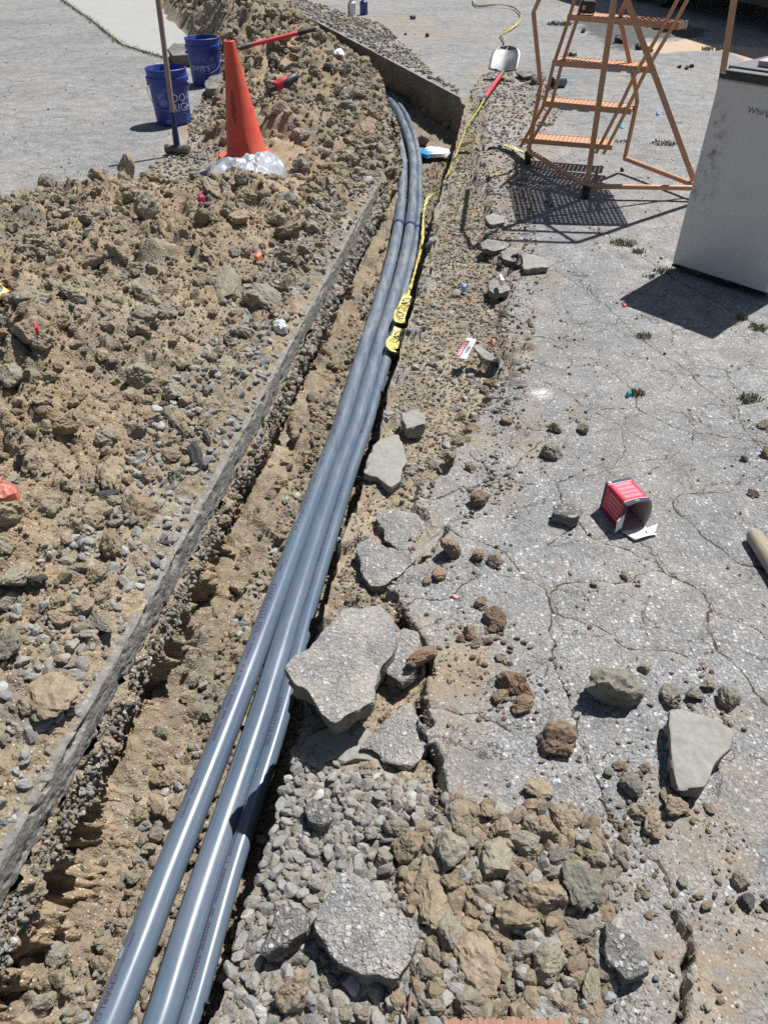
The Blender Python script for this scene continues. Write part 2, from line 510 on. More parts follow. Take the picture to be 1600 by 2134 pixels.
s2 = (far_end.x - RL[-1, 0]) / (far_end.y - YC)
RL = np.vstack([[RL[0, 0] - s1 * (RL[0, 1] + 3.0), -3.0], RL, [RL[-1, 0] + s2 * 70, YC + 70]])

def XL(Y): return np.interp(Y, LL[:, 1], LL[:, 0])
def XR(Y):
    Y = np.asarray(Y, float)
    x = np.interp(Y, RL[:, 1], RL[:, 0])
    j = fbm(Y, Y * 0 + 3.1, .22, 4, 5) * .012 * (1 - .85 * sstep(YC - .6, YC, Y))
    return x + j

FLOOR = -0.33
def rows(step, y1=16.0, ymin=.2):
    out = list(np.arange(-2.6, ymin, .1)); y = ymin
    while y < y1:
        out.append(y); y += step * max(y, .75)
    while y < 160:
        out.append(y); y += step * y * 3; step *= 1.12
    return np.array(out)

def fan(Y): return np.clip(Y, 1.0, 14.0)

# ------------------------------------------------------------------ ground to the side of the trench (asphalt, broken bed, cracks)
BED = [P(x, y)[:2] for x, y in [(380, 2300), (430, 2134), (500, 1900), (570, 1700), (605, 1560), (636, 1440), (676, 1240), (716, 1100), (750, 1000), (780, 900), (808, 800), (836, 700), (862, 600), (886, 500), (900, 440), (944, 300), (960, 210), (985, 190),
        (1010, 260), (1000, 340), (1012, 430), (1035, 500), (1050, 600), (1046, 700), (1052, 790), (1010, 850), (965, 905), (930, 960), (880, 1000), (875, 1035), (890, 1072), (880, 1120), (850, 1170), (800, 1215), (832, 1275), (880, 1350), (897, 1400), (872, 1440), (890, 1500), (908, 1590), (918, 1650), (960, 1690), (1010, 1770), (1060, 1900), (1100, 2010), (1090, 2134), (1060, 2300)]]
CR = [  # cracks in the asphalt, half width in mm first
    (4, [(977, 943), (1000, 965), (1020, 985), (1045, 1002), (1000, 1018), (960, 1020), (930, 1030), (905, 1040), (880, 1035)]),
    (2.5, [(1045, 1002), (1110, 1008), (1163, 1010), (1166, 1040), (1180, 1062), (1200, 1085), (1225, 1110), (1262, 1133), (1312, 1150), (1370, 1173)]),
    (3, [(930, 1102), (960, 1120), (1010, 1130), (1050, 1155), (1082, 1200), (1112, 1215), (1142, 1237), (1146, 1280), (1150, 1330), (1151, 1390), (1180, 1430), (1195, 1490), (1213, 1540), (1232, 1590), (1240, 1640), (1266, 1696), (1322, 1764), (1364, 1797), (1390, 1842), (1397, 1902)]),
    (6, [(1397, 1902), (1416, 1940), (1435, 1989), (1424, 2015), (1424, 2071), (1409, 2134), (1390, 2220)]),
    (2.5, [(1142, 1237), (1169, 1219), (1229, 1208), (1289, 1216), (1335, 1196), (1379, 1185), (1416, 1209)]),
    (4, [(1370, 1173), (1379, 1185), (1416, 1209), (1453, 1219), (1471, 1236), (1482, 1271)]),
    (2.5, [(1482, 1271), (1497, 1285), (1531, 1294), (1571, 1314), (1620, 1347)]),
    (3, [(1482, 1271), (1473, 1302), (1487, 1331), (1499, 1361), (1532, 1387), (1562, 1425), (1600, 1470)]),
    (2.5, [(1499, 1361), (1440, 1362), (1400, 1360), (1330, 1350), (1290, 1345), (1250, 1310), (1200, 1290), (1155, 1275)]),
    (3.5, [(1407, 1038), (1410, 1067), (1436, 1087), (1465, 1116), (1502, 1144), (1542, 1173), (1571, 1182), (1620, 1200)]),
    (2, [(1165, 1008), (1235, 976), (1301, 975), (1324, 963), (1413, 946), (1440, 930), (1442, 906)]),
    (2, [(1407, 1038), (1427, 1026), (1514, 1024), (1534, 1015), (1600, 985)]),
    (3, [(1185, 440), (1200, 448), (1240, 472), (1288, 504), (1340, 536), (1372, 560), (1420, 590), (1500, 635), (1560, 668), (1610, 705)]),
    (3, [(1160, 560), (1220, 604), (1276, 652), (1328, 700), (1380, 736), (1432, 772), (1480, 816), (1528, 844), (1600, 832)]),
    (2, [(1360, 704), (1432, 684), (1500, 680), (1560, 665)]),
    (3, [(1044, 688), (1092, 696), (1192, 712), (1236, 744), (1280, 780), (1316, 808), (1332, 848), (1384, 880), (1440, 904), (1500, 908), (1600, 925)]),
    (2.5, [(1080, 628), (1144, 660), (1200, 672), (1240, 670), (1276, 676)]),
    (2.5, [(1052, 760), (1120, 784), (1184, 820), (1230, 850), (1330, 848)]),
    (2.5, [(1045, 1002), (1090, 950), (1140, 905), (1100, 890), (1080, 870)]),
    (2, [(1230, 850), (1300, 900), (1290, 975)]), (2, [(1120, 1140), (1180, 1110), (1205, 1090)]),
    (9, [(828, 1272), (850, 1305), (880, 1345), (897, 1398)]), (10, [(872, 1445), (882, 1478), (892, 1505)]), (10, [(900, 1545), (908, 1590), (912, 1640), (928, 1668)]),
    (3, [(892, 1470), (960, 1480), (1010, 1490), (1060, 1520)]), (8, [(930, 1102), (905, 1130), (902, 1150), (872, 1170)]),
    (2, [(1532, 844), (1560, 900), (1600, 940)]), (3, [(830, 1275), (880, 1250), (940, 1245), (990, 1205), (1082, 1200)]),
    (2.5, [(1260, 310), (1300, 300), (1360, 303), (1440, 310)]), (3, [(850, 25), (930, 40), (1000, 55), (1100, 60), (1170, 80), (1250, 110)]), (3, [(860, 118), (960, 105), (1080, 95), (1150, 85)]),
]
def crack_lines():
    out = []
    for w, pts in CR:
        c = catmull([np.array(P(x, y)[:2]) for x, y in pts], .012)
        t = np.cumsum(np.r_[0, np.hypot(*np.diff(c, axis=0).T)])
        n = np.stack([fbm(t, t * 0 + len(out), .11, 5, 41, .62), fbm(t, t * 0 + len(out) + 50, .11, 5, 43, .62)], 1) * .013
        out.append((w / 1000.0, c + n, t))
    return out
CRACKS = crack_lines()

SLAB_LINE = [P(x, y)[:2] for x, y in [(1240, 472), (1372, 560)]]
def ground_z(X, Y, detail=True):
    """height of the ground surface right of the trench, dirt cover"""
    sd = polydist(X, Y, BED)
    near = (Y < YC + 1)
    sd = sd + fbm(X, Y, .16, 5, 11, .6) * .030 * np.clip(fan(Y), 1, 3)
    bed = sstep(-.004, .008, sd) if detail else sstep(-.01, .02, sd)
    depth = .038 + .012 * fbm(X, Y, .4, 2, 12)
    q = P(1010, 1880); depth = depth * (1 - .85 * np.exp(-((X - q.x) / .17) ** 4 - ((Y - q.y) / .26) ** 4))
    z = -depth * bed
    z = z + .006 * fbm(X, Y, 1.4, 3, 13) * sstep(.0, .5, X - XR(Y))
    if detail:
        near_m = sstep(7.5, 5.0, Y)
        l1, _ = lumps(X, Y, .034, 101, .8)
        l2, _ = lumps(X, Y, .015, 111, .9)
        z = z + bed * near_m * (1 - .55 * sstep(1.5, 2.4, Y)) * (l1 * .55 + l2 * .6 + .010 * fbm(X, Y, .12, 4, 14))
        z = z + (1 - bed) * (.0012 * fbm(X, Y, .02, 2, 15))
    return z, bed, sd

NSET = 3
def carve_cracks(X, Y, z):
    """signed distance to the cracks of each set; the widest ones are real gaps in the surface"""
    sd = [np.full(X.shape, .05) for _ in range(NSET)]; dmin = np.full(X.shape, .05); gap = np.zeros(X.shape); wid = np.full(X.shape, .001)
    ys = Y[:, 0]
    for ci, (w, c, t) in enumerate(CRACKS):
        S = sd[ci % NSET]
        for i in range(len(c) - 1):
            a = c[i]; b = c[i + 1]
            r0 = np.searchsorted(ys, min(a[1], b[1]) - .03); r1 = np.searchsorted(ys, max(a[1], b[1]) + .03)
            if r1 <= r0: continue
            xs = X[(r0 + r1) // 2]
            c0 = np.searchsorted(xs, min(a[0], b[0]) - .05); c1 = np.searchsorted(xs, max(a[0], b[0]) + .05)
            if c1 <= c0: continue
            xx = X[r0:r1, c0:c1]; yy = Y[r0:r1, c0:c1]
            e = b - a; L = (e @ e) + 1e-12
            q = np.clip(((xx - a[0]) * e[0] + (yy - a[1]) * e[1]) / L, 0, 1)
            d = np.hypot(xx - a[0] - q * e[0], yy - a[1] - q * e[1])
            sg = np.where(e[0] * (yy - a[1]) - e[1] * (xx - a[0]) >= 0, 1.0, -1.0)
            o = S[r0:r1, c0:c1]; S[r0:r1, c0:c1] = np.where(d < np.abs(o), sg * d, o)
            ww = w * (.35 + .55 * abs(math.sin(t[i] * 23 + w * 1e4)) + .35 * abs(math.sin(t[i] * 71)))
            m = d < dmin[r0:r1, c0:c1]
            wid[r0:r1, c0:c1] = np.where(m, ww, wid[r0:r1, c0:c1])
            dmin[r0:r1, c0:c1] = np.minimum(dmin[r0:r1, c0:c1], d)
            if w > .005: gap[r0:r1, c0:c1] = np.maximum(gap[r0:r1, c0:c1], sstep(w * 1.2, w * .5, d))
    shallow = .004 * sstep(.009, .0, dmin)
    return z - .05 * gap - shallow, dmin, sd, wid

def spots(X, Y, lst):
    """soft elliptical marks: (px, py, rx_px, ry_px, strength)"""
    out = np.zeros(X.shape)
    for px, py, rx, ry, s in lst:
        c = P(px, py); ex = abs(P(px + rx, py).x - c.x); ey = abs(P(px, py - ry).y - c.y)
        d = np.sqrt(((X - c.x) / ex) ** 2 + ((Y - c.y) / ey) ** 2)
        out = np.maximum(out, s * sstep(1.15, .25, d))
    return out

DUST = [(960, 1240, 110, 60, .62), (880, 1070, 60, 40, .7), (1180, 700, 70, 70, .5), (1130, 580, 110, 40, .55), (1200, 860, 40, 60, .45), (1330, 1240, 60, 30, .45), (1350, 1640, 120, 60, .75), (1550, 1640, 110, 110, .7), (1250, 1850, 160, 130, .85), (1100, 1900, 180, 260, 1.0),
        (1450, 1800, 160, 120, .6), (1450, 2060, 300, 200, .85), (1480, 1760, 260, 140, .8), (1560, 1950, 200, 150, .7), (1530, 1500, 90, 60, .55), (1030, 1420, 90, 120, .5), (1280, 1380, 80, 40, .5), (1080, 270, 120, 80, .9), (1060, 190, 130, 80, .85), (1000, 420, 90, 90, .8), (900, 70, 150, 28, .75), (800, 45, 160, 22, .9), (1260, 160, 90, 14, .6), (1060, 380, 100, 60, .5), (1040, 1030, 100, 60, .7), (1080, 900, 90, 120, .6), (960, 1380, 120, 160, .8), (1100, 1300, 160, 200, .55), (1250, 1450, 200, 120, .55), (1160, 1180, 40, 30, .45), (1550, 880, 40, 30, .3), (1260, 480, 60, 40, .35)]
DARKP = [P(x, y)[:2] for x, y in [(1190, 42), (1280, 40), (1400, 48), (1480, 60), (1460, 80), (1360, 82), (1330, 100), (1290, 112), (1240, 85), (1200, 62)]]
SANDP = [P(x, y)[:2] for x, y in [(1325, 108), (1340, 90), (1440, 80), (1510, 92), (1620, 104), (1640, 140), (1560, 134), (1505, 106), (1440, 108), (1380, 113)]]

ys = rows(.0047)
us = list(np.arange(0, 1.3, .0046)); st = .0046
while us[-1] < 26: st *= 1.09; us.append(us[-1] + st)
us = np.array(us)
Yg = np.repeat(ys[:, None], len(us), 1)
Xg = XR(Yg) + us[None, :] * fan(Yg)
zg, bedg, sdg = ground_z(Xg, Yg)
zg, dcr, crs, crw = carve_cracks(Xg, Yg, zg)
nz = fbm(Xg, Yg, .35, 4, 21)
dirt = np.maximum(bedg, sstep(-.24 * np.clip(Yg * .5, 1, 2.4), 0, sdg) * (.58 + .6 * nz))
dirt = np.maximum(dirt, spots(Xg, Yg, DUST) * (.72 + .6 * nz))
dirt = np.maximum(dirt, .40 * sstep(.03, .004, dcr) * (fbm(Xg, Yg, .3, 2, 22) > -.05))
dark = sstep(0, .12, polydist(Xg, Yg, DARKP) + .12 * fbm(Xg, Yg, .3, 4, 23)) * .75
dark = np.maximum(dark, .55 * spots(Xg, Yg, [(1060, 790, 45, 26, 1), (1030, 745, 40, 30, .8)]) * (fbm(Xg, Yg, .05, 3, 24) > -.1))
sand = sstep(0, .10, polydist(Xg, Yg, SANDP) + .08 * fbm(Xg, Yg, .3, 4, 25)) * .9
white = spots(Xg, Yg, [(1130, 818, 26, 13, .9)]) * np.clip(.7 + fbm(Xg, Yg, .03, 3, 26), 0, 1)
zg = zg + .03 * dark * fbm(Xg, Yg, .1, 4, 27) * (Yg > 5)
# outer ground rolls off level
V = np.stack([Xg, Yg, zg], -1)
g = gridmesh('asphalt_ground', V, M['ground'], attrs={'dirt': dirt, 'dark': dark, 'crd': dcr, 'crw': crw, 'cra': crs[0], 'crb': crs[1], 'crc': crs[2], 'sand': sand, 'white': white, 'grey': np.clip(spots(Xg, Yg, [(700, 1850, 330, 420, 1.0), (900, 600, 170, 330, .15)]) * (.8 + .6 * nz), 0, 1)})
tag(g, kind='structure')

# ground on the other side of the trench, under and beyond the spoil
usl = list(np.arange(0, .9, .012)); st = .012
while usl[-1] < 26: st *= 1.08; usl.append(usl[-1] + st)
usl = np.array(usl); ysl = rows(.012)
Yl = np.repeat(ysl[:, None], len(usl), 1)
Xl = XL(Yl) - .012 - usl[None, :] * fan(Yl)
def lines_carve(X, Y, lines, w, depth):
    dm = np.full(X.shape, 9.0)
    for pts in lines:
        c = catmull([np.array(P(x, y)[:2]) for x, y in pts], .1)
        t = np.arange(len(c)) * .1
        c = c + np.stack([fbm(t, t * 0, .3, 3, 61), fbm(t, t * 0 + 9, .3, 3, 62)], 1) * .05
        for a, b in zip(c[:-1], c[1:]):
            m = (np.abs(X - a[0]) < .3) & (np.abs(Y - a[1]) < .3)
            if not m.any(): continue
            e = b - a; xx = X[m]; yy = Y[m]
            s = np.clip(((xx - a[0]) * e[0] + (yy - a[1]) * e[1]) / (e @ e + 1e-9), 0, 1)
            dm[m] = np.minimum(dm[m], np.hypot(xx - a[0] - s * e[0], yy - a[1] - s * e[1]))
    return -depth * sstep(w * 1.4, w * .5, dm), dm
LCR = [[(-60, 278), (0, 285), (70, 305), (110, 310), (200, 308), (320, 300)], [(-60, 325), (30, 315), (110, 309), (180, 318), (250, 322)], [(0, 180), (90, 185), (180, 182)], [(0, 372), (80, 375), (170, 373)], [(200, 190), (240, 196), (300, 188)], [(0, 100), (130, 106), (240, 100)]]
zl, dl = lines_carve(Xl, Yl, LCR, .016, .012)
zl = zl - .003 + .006 * fbm(Xl, Yl, 1.4, 3, 33)
dirtl = spots(Xl, Yl, [(430, 250, 70, 110, .8), (380, 330, 90, 60, .6), (250, 380, 220, 22, .55), (90, 345, 40, 14, .4), (330, 60, 60, 30, .5)]) * (1 + .5 * fbm(Xl, Yl, .4, 4, 34))
dirtl = np.maximum(dirtl, .35 * sstep(.04, .01, dl))
zero = np.zeros_like(Xl)
V = np.stack([Xl, Yl, zl], -1)[:, ::-1]
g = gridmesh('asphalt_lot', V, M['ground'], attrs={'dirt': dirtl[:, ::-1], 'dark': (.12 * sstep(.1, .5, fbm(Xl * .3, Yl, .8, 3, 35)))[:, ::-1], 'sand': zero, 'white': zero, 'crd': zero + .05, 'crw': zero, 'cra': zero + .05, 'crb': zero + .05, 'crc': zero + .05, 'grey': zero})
tag(g, kind='structure')

# ------------------------------------------------------------------ trench floor and walls
EDGE = .085                                                   # thickness of the saw-cut asphalt
def floor_z(X, Y, detail=True):
    t = (X - XL(Y)) / np.maximum(XR(Y) - XL(Y), .05)
    z = FLOOR + .05 * sstep(.30, 0.0, t) + .03 * sstep(.85, 1.0, t) + .018 * fbm(X, Y, .30, 3, 71)
    if detail:
        a, _ = lumps(X, Y, .07, 201, .6); b, _ = lumps(X, Y, .026, 211, .8); c, _ = lumps(X, Y, .012, 221, .8)
        k = .55 + 1.0 * sstep(-.25, .25, fbm(X, Y, .22, 3, 72))
        z = z + (a * .55 * sstep(.62, .2, t) + b * 1.0 + c * .8) * k + .009 * fbm(X, Y, .05, 5, 73, .6)
    return z
ysf = rows(.0052, 16)
ysf = ysf[(ysf > -1.2) & (ysf < 20)]
tf = np.linspace(-.02, 1.02, 84)
Yf = np.repeat(ysf[:, None], len(tf), 1)
Xf = XL(Yf) + (XR(Yf) - XL(Yf)) * tf[None, :]
zf = floor_z(Xf, Yf)
_, tonef = lumps(Xf, Yf, .026, 211, .8)
g = gridmesh('trench_floor', np.stack([Xf, Yf, zf], -1), M['dirt'], attrs={'tone': .08 + .45 * tonef, 'grey': np.full_like(Xf, .35)})
tag(g, kind='structure')

# left wall: saw-cut edge of the asphalt, gouged gravel and earth below it
M['cut'] = None
def make_cut_mat():
    m, nt, b = mat_new('saw_cut_asphalt'); co = objco(nt)
    mp = N(nt, 'ShaderNodeMapping'); nt.links.new(co, mp.inputs[0]); mp.inputs['Scale'].default_value = (40, 30, 50)
    n = noise_(nt, mp.outputs[0], 1.0, 6, .65)
    v = voro(nt, co, 120)
    c = ramp(nt, n, [(.25, (.135, .125, .11)), (.5, (.225, .21, .187)), (.75, (.30, .284, .256))])
    sep = N(nt, 'ShaderNodeSeparateColor'); nt.links.new(v.outputs['Color'], sep.inputs[0])
    c = mix(nt, math_(nt, 'MULTIPLY', math_(nt, 'GREATER_THAN', sep.outputs[0], .8), .5), c, ramp(nt, sep.outputs[1], [(0, (.13, .12, .12)), (1, (.42, .4, .37))]))
    nt.links.new(c, b.inputs['Base Color']); b.inputs['Roughness'].default_value = .9; b.inputs['Specular IOR Level'].default_value = .3
    bump_(nt, b, math_(nt, 'ADD', n, math_(nt, 'MULTIPLY', v.outputs['Distance'], .6)), .7, .0035); return m
M['cut'] = make_cut_mat()
ysw = rows(.0045, 9.0); ysw = ysw[(ysw > -1.2) & (ysw < 6.6)]
def edge_drop(Y): return EDGE * (1 + .16 * fbm(Y, Y * 0 + 8, .13, 4, 301)) * (1 - .95 * sstep(4.5, 5.0, Y)) - .045 * sstep(4.7, 5.2, Y)
nk = 34
k = np.linspace(0, 1, nk)
Yw = np.repeat(ysw[:, None], nk, 1); Kw = np.repeat(k[None, :], len(ysw), 0)
drop = edge_drop(Yw)
chip = np.clip(fbm(Yw, Kw * .09, .06, 4, 302) - .14, 0, 1) * .06 * sstep(.6, .1, Kw) + np.clip(fbm(Yw, Kw * .09 + 5, .06, 4, 309) - .15, 0, 1) * .03 * sstep(.5, 1, Kw)
zc = .004 - Kw * drop - chip * .6 * (1 - Kw)
pk, _ = lumps(Yw, zc, .018, 315, .35)
xc = XL(Yw) + .0016 * fbm(Yw, zc, .05, 4, 303, .55) - pk * .28 - chip * .5 + .003 * Kw - .016 * sstep(.12, 0, Kw)
g = gridmesh('trench_edge', np.stack([xc, Yw, zc], -1)[ysw < 4.9], M['cut'])
tag(g, kind='structure')
nk = 90
k = np.linspace(0, 1, nk); Yw = np.repeat(ysw[:, None], nk, 1); Kw = np.repeat(k[None, :], len(ysw), 0)
drop = edge_drop(Yw)
z0 = -drop + .006; z1 = FLOOR - .03
zw = z0 + (z1 - z0) * Kw
dep = -zw
lean = .06 * sstep(.10, .36, dep) ** 1.2
teeth = fbm(Yw + .18 * zw, zw * .22, .07, 3, 305)                    # bucket-tooth gouges
gouge = np.clip((teeth - .12) * 3.2, 0, 1) * .05 * sstep(.11, .16, dep) * sstep(.37, .27, dep)
lw1, tw1 = lumps(Yw, zw * 1.1, .05, 311, .8); lw2, tw2 = lumps(Yw, zw, .022, 321, .85); lw3, _ = lumps(Yw, zw, .011, 331, .9)
und = .008 * sstep(-.1, .5, fbm(Yw, zw * .5, .18, 3, 306)) * sstep(.085, .11, dep) * sstep(.2, .13, dep)
rib = fbm(Yw + .10 * zw, zw * .16, .055, 4, 305, .6)
holl = sstep(-.25, .25, fbm(Yw, zw * .3, .30, 3, 310))                       # where the soil has fallen away below the gravel
under = (.022 + .070 * holl) * sstep(.135, .165, dep + .02 * fbm(Yw, zw, .06, 3, 311)) * sstep(.34, .25, dep)
ribs = np.clip(rib * 2.6, -1, 1) * .036 * sstep(.13, .18, dep) * sstep(.37, .28, dep)
xw = XL(Yw) + .004 + .014 * sstep(.09, .13, dep) + .07 * sstep(.24, .37, dep) ** 1.2 - under + ribs - gouge + lw1 * .7 + lw2 * .9 + lw3 * .8 + .016 * fbm(Yw, zw, .1, 5, 307, .6)
xw = xw - .004 - .01 * sstep(.04, 0, Kw)
g = gridmesh('trench_wall_left', np.stack([xw, Yw, zw], -1), M['dirt'], attrs={'tone': .42 + .46 * tw2, 'grey': .7 * sstep(.22, .12, dep + .05 * fbm(Yw, zw, .1, 3, 308))})
tag(g, kind='structure')

# right wall, running round the bend to the long far wall
ysr = rows(.006, 16); ysr = ysr[(ysr > -1.2) & (ysr < 24)]
ysr = np.sort(np.r_[ysr, YC - .002, YC, YC + .002])
nk = 44
k = np.linspace(0, 1, nk); Yw = np.repeat(ysr[:, None], nk, 1); Kw = np.repeat(k[None, :], len(ysr), 0)
zlip, _, _ = ground_z(XR(ysr) + .001, ysr)
zw = (zlip[:, None] + .002) * (1 - Kw) + (FLOOR - .04) * Kw
dep = -zw
lw1, tw1 = lumps(Yw, zw, .06, 341, .75); lw2, tw2 = lumps(Yw, zw, .025, 351, .8)
farw = sstep(YC - .1, YC + .05, Yw)
xw = XR(Yw) - (lw1 * .4 + lw2 * .6 + .010 * fbm(Yw, zw, .1, 4, 343)) * sstep(0, .12, Kw) * (1 - .6 * farw)
xw = xw + farw * (.006 * fbm(Yw, zw * 4, .5, 3, 344)) * sstep(0, .1, Kw) + farw * .03 * sstep(.13, .16, dep) * sstep(.05, .2, fbm(Yw, zw, .5, 3, 345) + .15)
g = gridmesh('trench_wall_right', np.stack([xw, Yw, zw], -1), M['dirt'], attrs={'tone': .25 + .5 * tw2, 'grey': np.maximum(sstep(.13, .1, dep), farw * sstep(.16, .13, dep))})
tag(g, kind='structure')

# ------------------------------------------------------------------ spoil heap
HEAP = [P(x, y, .08)[:2] for x, y in [(-900, 470), (-300, 425), (0, 408), (120, 392), (210, 398), (300, 380), (380, 366), (430, 345), (420, 300), (415, 262), (440, 205), (455, 150), (450, 110), (400, 62), (350, 30), (325, -10)]]
HEAP += [(float(XL(15.0)) - 3.0, 24.0), (float(XL(24.0)), 24.0)] + [(float(XL(y)), y) for y in (15., 13., 11., 9.5, 8.6, 8., 7.4, 6.8, 6.2, 5.6, 5., 4., 3., 2., 1., .5, 0, -1.5)] + [(-4, -1.5)]
FAR_CREST = [P(x, y, .25)[:2] for x, y in [(430, -25), (520, 25), (600, 70), (690, 125), (760, 180)]]
BUMPS = [(60, 540, .30, .55, .13), (240, 470, .25, .4, .10), (20, 750, .3, .3, .10), (420, 560, .3, .35, .05), (20, 1150, .22, .2, .07), (40, 1450, .16, .16, .05), (270, 390, .16, .16, .09), (560, 470, .2, .3, .06), (620, 250, .4, .5, .12), (480, 60, .6, .9, .22), (230, 700, .35, .25, .05), (460, 420, .25, .25, .05)]
CONE = P(516, 332, .03)
def heap_z(X, Y, detail=True):
    sd = polydist(X, Y, HEAP)
    lip = XL(Y) - X                                                  # distance from the trench lip
    sdn = sd + .10 * fbm(X, Y, .5, 3, 81) * sstep(.0, .3, lip)
    base = .105 * sstep(-.02, .55, sdn) * sstep(.02, .75, lip) + .012 * sstep(-.05, .12, sdn)
    # farther on the rubble is thin, then the second heap rises
    thin = sstep(4.2, 4.9, Y) * (1 - sstep(7.2, 8.6, Y))
    base = base * (1 - .45 * thin)
    h = base
    for px, py, rx, ry, a in BUMPS:
        c = P(px, py, a * .6)
        h = h + a * np.exp(-((X - c.x) / rx) ** 2 - ((Y - c.y) / ry) ** 2) * sstep(-.05, .3, sd) * sstep(.0, .35, lip)
    cd = np.full(X.shape, 9.0)
    for a, b in zip(FAR_CREST[:-1], FAR_CREST[1:]):
        e = np.array(b) - np.array(a)
        s = np.clip(((X - a[0]) * e[0] + (Y - a[1]) * e[1]) / (e @ e), 0, 1)
        cd = np.minimum(cd, np.hypot(X - a[0] - s * e[0], Y - a[1] - s * e[1]))
    h = h + .26 * np.clip(1 - cd / 1.15, 0, 1) ** 1.2 * sstep(6.6, 8.0, Y) * sstep(-.1, .25, sd)
    h = h + .060 * fbm(X, Y, .50, 3, 82) * sstep(.05, .4, sdn) * sstep(.05, .5, lip)
    h = h * (1 - sstep(5.8, 7.0, Y) * (1 - sstep(-.05, .75, lip)) * .9)
    cone = np.exp(-((X - CONE.x) / .36) ** 4 - ((Y - CONE.y + .22) / .58) ** 4)
    h = h * (1 - .8 * cone)
    tone = np.full(X.shape, .5)
    if detail:
        rough = np.clip(.30 + .9 * sstep(-.35, .35, fbm(X, Y, .5, 3, 83)), 0, 1.2) * sstep(-.02, .12, sdn) * (1 - .85 * cone)
        near = sstep(.03, .22, lip)
        big, t1 = lumps(X, Y, .17, 401, .55); mid, t2 = lumps(X, Y, .075, 411, .75); sm, t3 = lumps(X, Y, .034, 421, .85); ti, t4 = lumps(X, Y, .016, 431, .9)
        farr = 1 + .6 * sstep(7, 9, Y)
        h = h + rough * farr * (big * .62 * near + mid * .62 * (.35 + .65 * near)) + sm * .7 * sstep(-.03, .05, sdn) + ti * .7 * sstep(8, 5, Y) * sstep(-.03, .05, sdn)
        h = h + .017 * fbm(X, Y, .06, 5, 84, .65) * rough
        tone = np.where(big * near * rough > mid * .8, t1, np.where(mid * rough > sm * 1.2, t2, t3)) * .75 + .25 * t4
    return h - .012 + .016 * sstep(.0, .06, sdn), tone, sd
usl = list(np.arange(0, .62, .0031)); st = .0031
while usl[-1] < 3.2: st *= 1.10; usl.append(usl[-1] + st)
usl = np.array(usl)
ysh = rows(.0040, 15.0); ysh = ysh[(ysh > -1.4) & (ysh < 23)]
Yh = np.repeat(ysh[:, None], len(usl), 1)
Xh = XL(Yh) - .003 - usl[None, :] * fan(Yh)
zh, th, sdh = heap_z(Xh, Yh)
keep = (sdh > -.12) & (zh > -.02)
keepc = keep[:-1, :-1] | keep[1:, :-1] | keep[:-1, 1:] | keep[1:, 1:]
greyh = np.clip(.25 + .9 * fbm(Xh, Yh, .7, 3, 91) + .8 * sstep(.35, .05, XL(Yh) - Xh) , 0, 1) * .8
g = gridmesh('spoil_heap', np.stack([Xh, Yh, zh], -1)[:, ::-1], M['dirt'], keep=keepc[:, ::-1], attrs={'tone': th[:, ::-1], 'grey': greyh[:, ::-1]})
tag(g, kind='structure')

# ------------------------------------------------------------------ stones: shared shapes
def rock_mesh(name, seed, sub, mat, planes=12, rough=.10, squash=(1, 1, 1), soft=0.0, smooth=True):
    r = np.random.RandomState(seed)
    bm = bmesh.new(); bmesh.ops.create_icosphere(bm, subdivisions=sub, radius=1.0)
    v = np.array([x.co[:] for x in bm.verts]); f = [[y.index for y in x.verts] for x in bm.faces]; bm.free()
    n = r.normal(size=(planes, 3)); n /= np.linalg.norm(n, axis=1)[:, None]
    d = (.50 + .38 * r.rand(planes)) if not soft else .62 + .33 * r.rand(planes)
    dot = v @ n.T
    rr = np.where(dot > .05, d[None, :] / np.maximum(dot, .05), 9)
    if soft:
        rad = (np.sum(np.minimum(rr, 1.15) ** -soft, 1) + 1.0) ** (-1 / soft) * 1.25
    else: rad = np.minimum(rr.min(1), 1.02)
    def n3(s, sd):
        return perlin(v[:, 0] * s + v[:, 2] * s * .7 + 5, v[:, 1] * s - v[:, 2] * s * .6, sd) + perlin(v[:, 2] * s + 3, (v[:, 0] + v[:, 1]) * s * .8, sd + 9)
    rad = rad * (1 + rough * .7 * n3(1.6, seed) + rough * .5 * n3(3.7, seed + 3) + rough * .40 * n3(8.0, seed + 5) + rough * .30 * n3(17.0, seed + 6))
    if rough > .08:
        rad = rad - rough * .5 * np.clip(n3(3.1, seed + 8) - .35, 0, 1)
    v = v * rad[:, None] * np.array(squash)
    me = bpy.data.meshes.new(name)
    me.from_pydata([tuple(p) for p in v], [], f); me.update()
    me.polygons.foreach_set('use_smooth', [smooth] * len(me.polygons))
    me.materials.append(mat)
    return me
CLOD = {}
for mk in ('clod_tan', 'clod_grey', 'clod_brown'):
    CLOD[mk] = [rock_mesh('clod', 500 + i + 20 * len(CLOD), 4, M[mk], planes=6 + i % 4, rough=.15, smooth=False, squash=(1.15, .82 + .07 * (i % 4), .68 + .08 * (i % 3))) for i in range(12 if mk == 'clod_tan' else 7)]
CRUMB = [rock_mesh('crumb', 600 + i, 2, M['clod_tan'], planes=8, rough=.16, squash=(1.25, .85, .75), smooth=False) for i in range(6)]
CRUMBB = [rock_mesh('crumb', 640 + i, 2, M['clod_brown'], planes=8, rough=.16, squash=(1.2, .85, .75), smooth=False) for i in range(3)]
PEB = [rock_mesh('pebble', 700 + i, 3, M['gravel'], planes=6 + i % 4, rough=.08, smooth=False, squash=(1.3, .86 + .08 * (i % 4), .66 + .08 * (i % 3))) for i in range(9)]
PEB2 = [rock_mesh('pebble', 760 + i, 2, M['gravel'], planes=8, rough=.07, squash=(1.3, .9, .7), smooth=False) for i in range(6)]
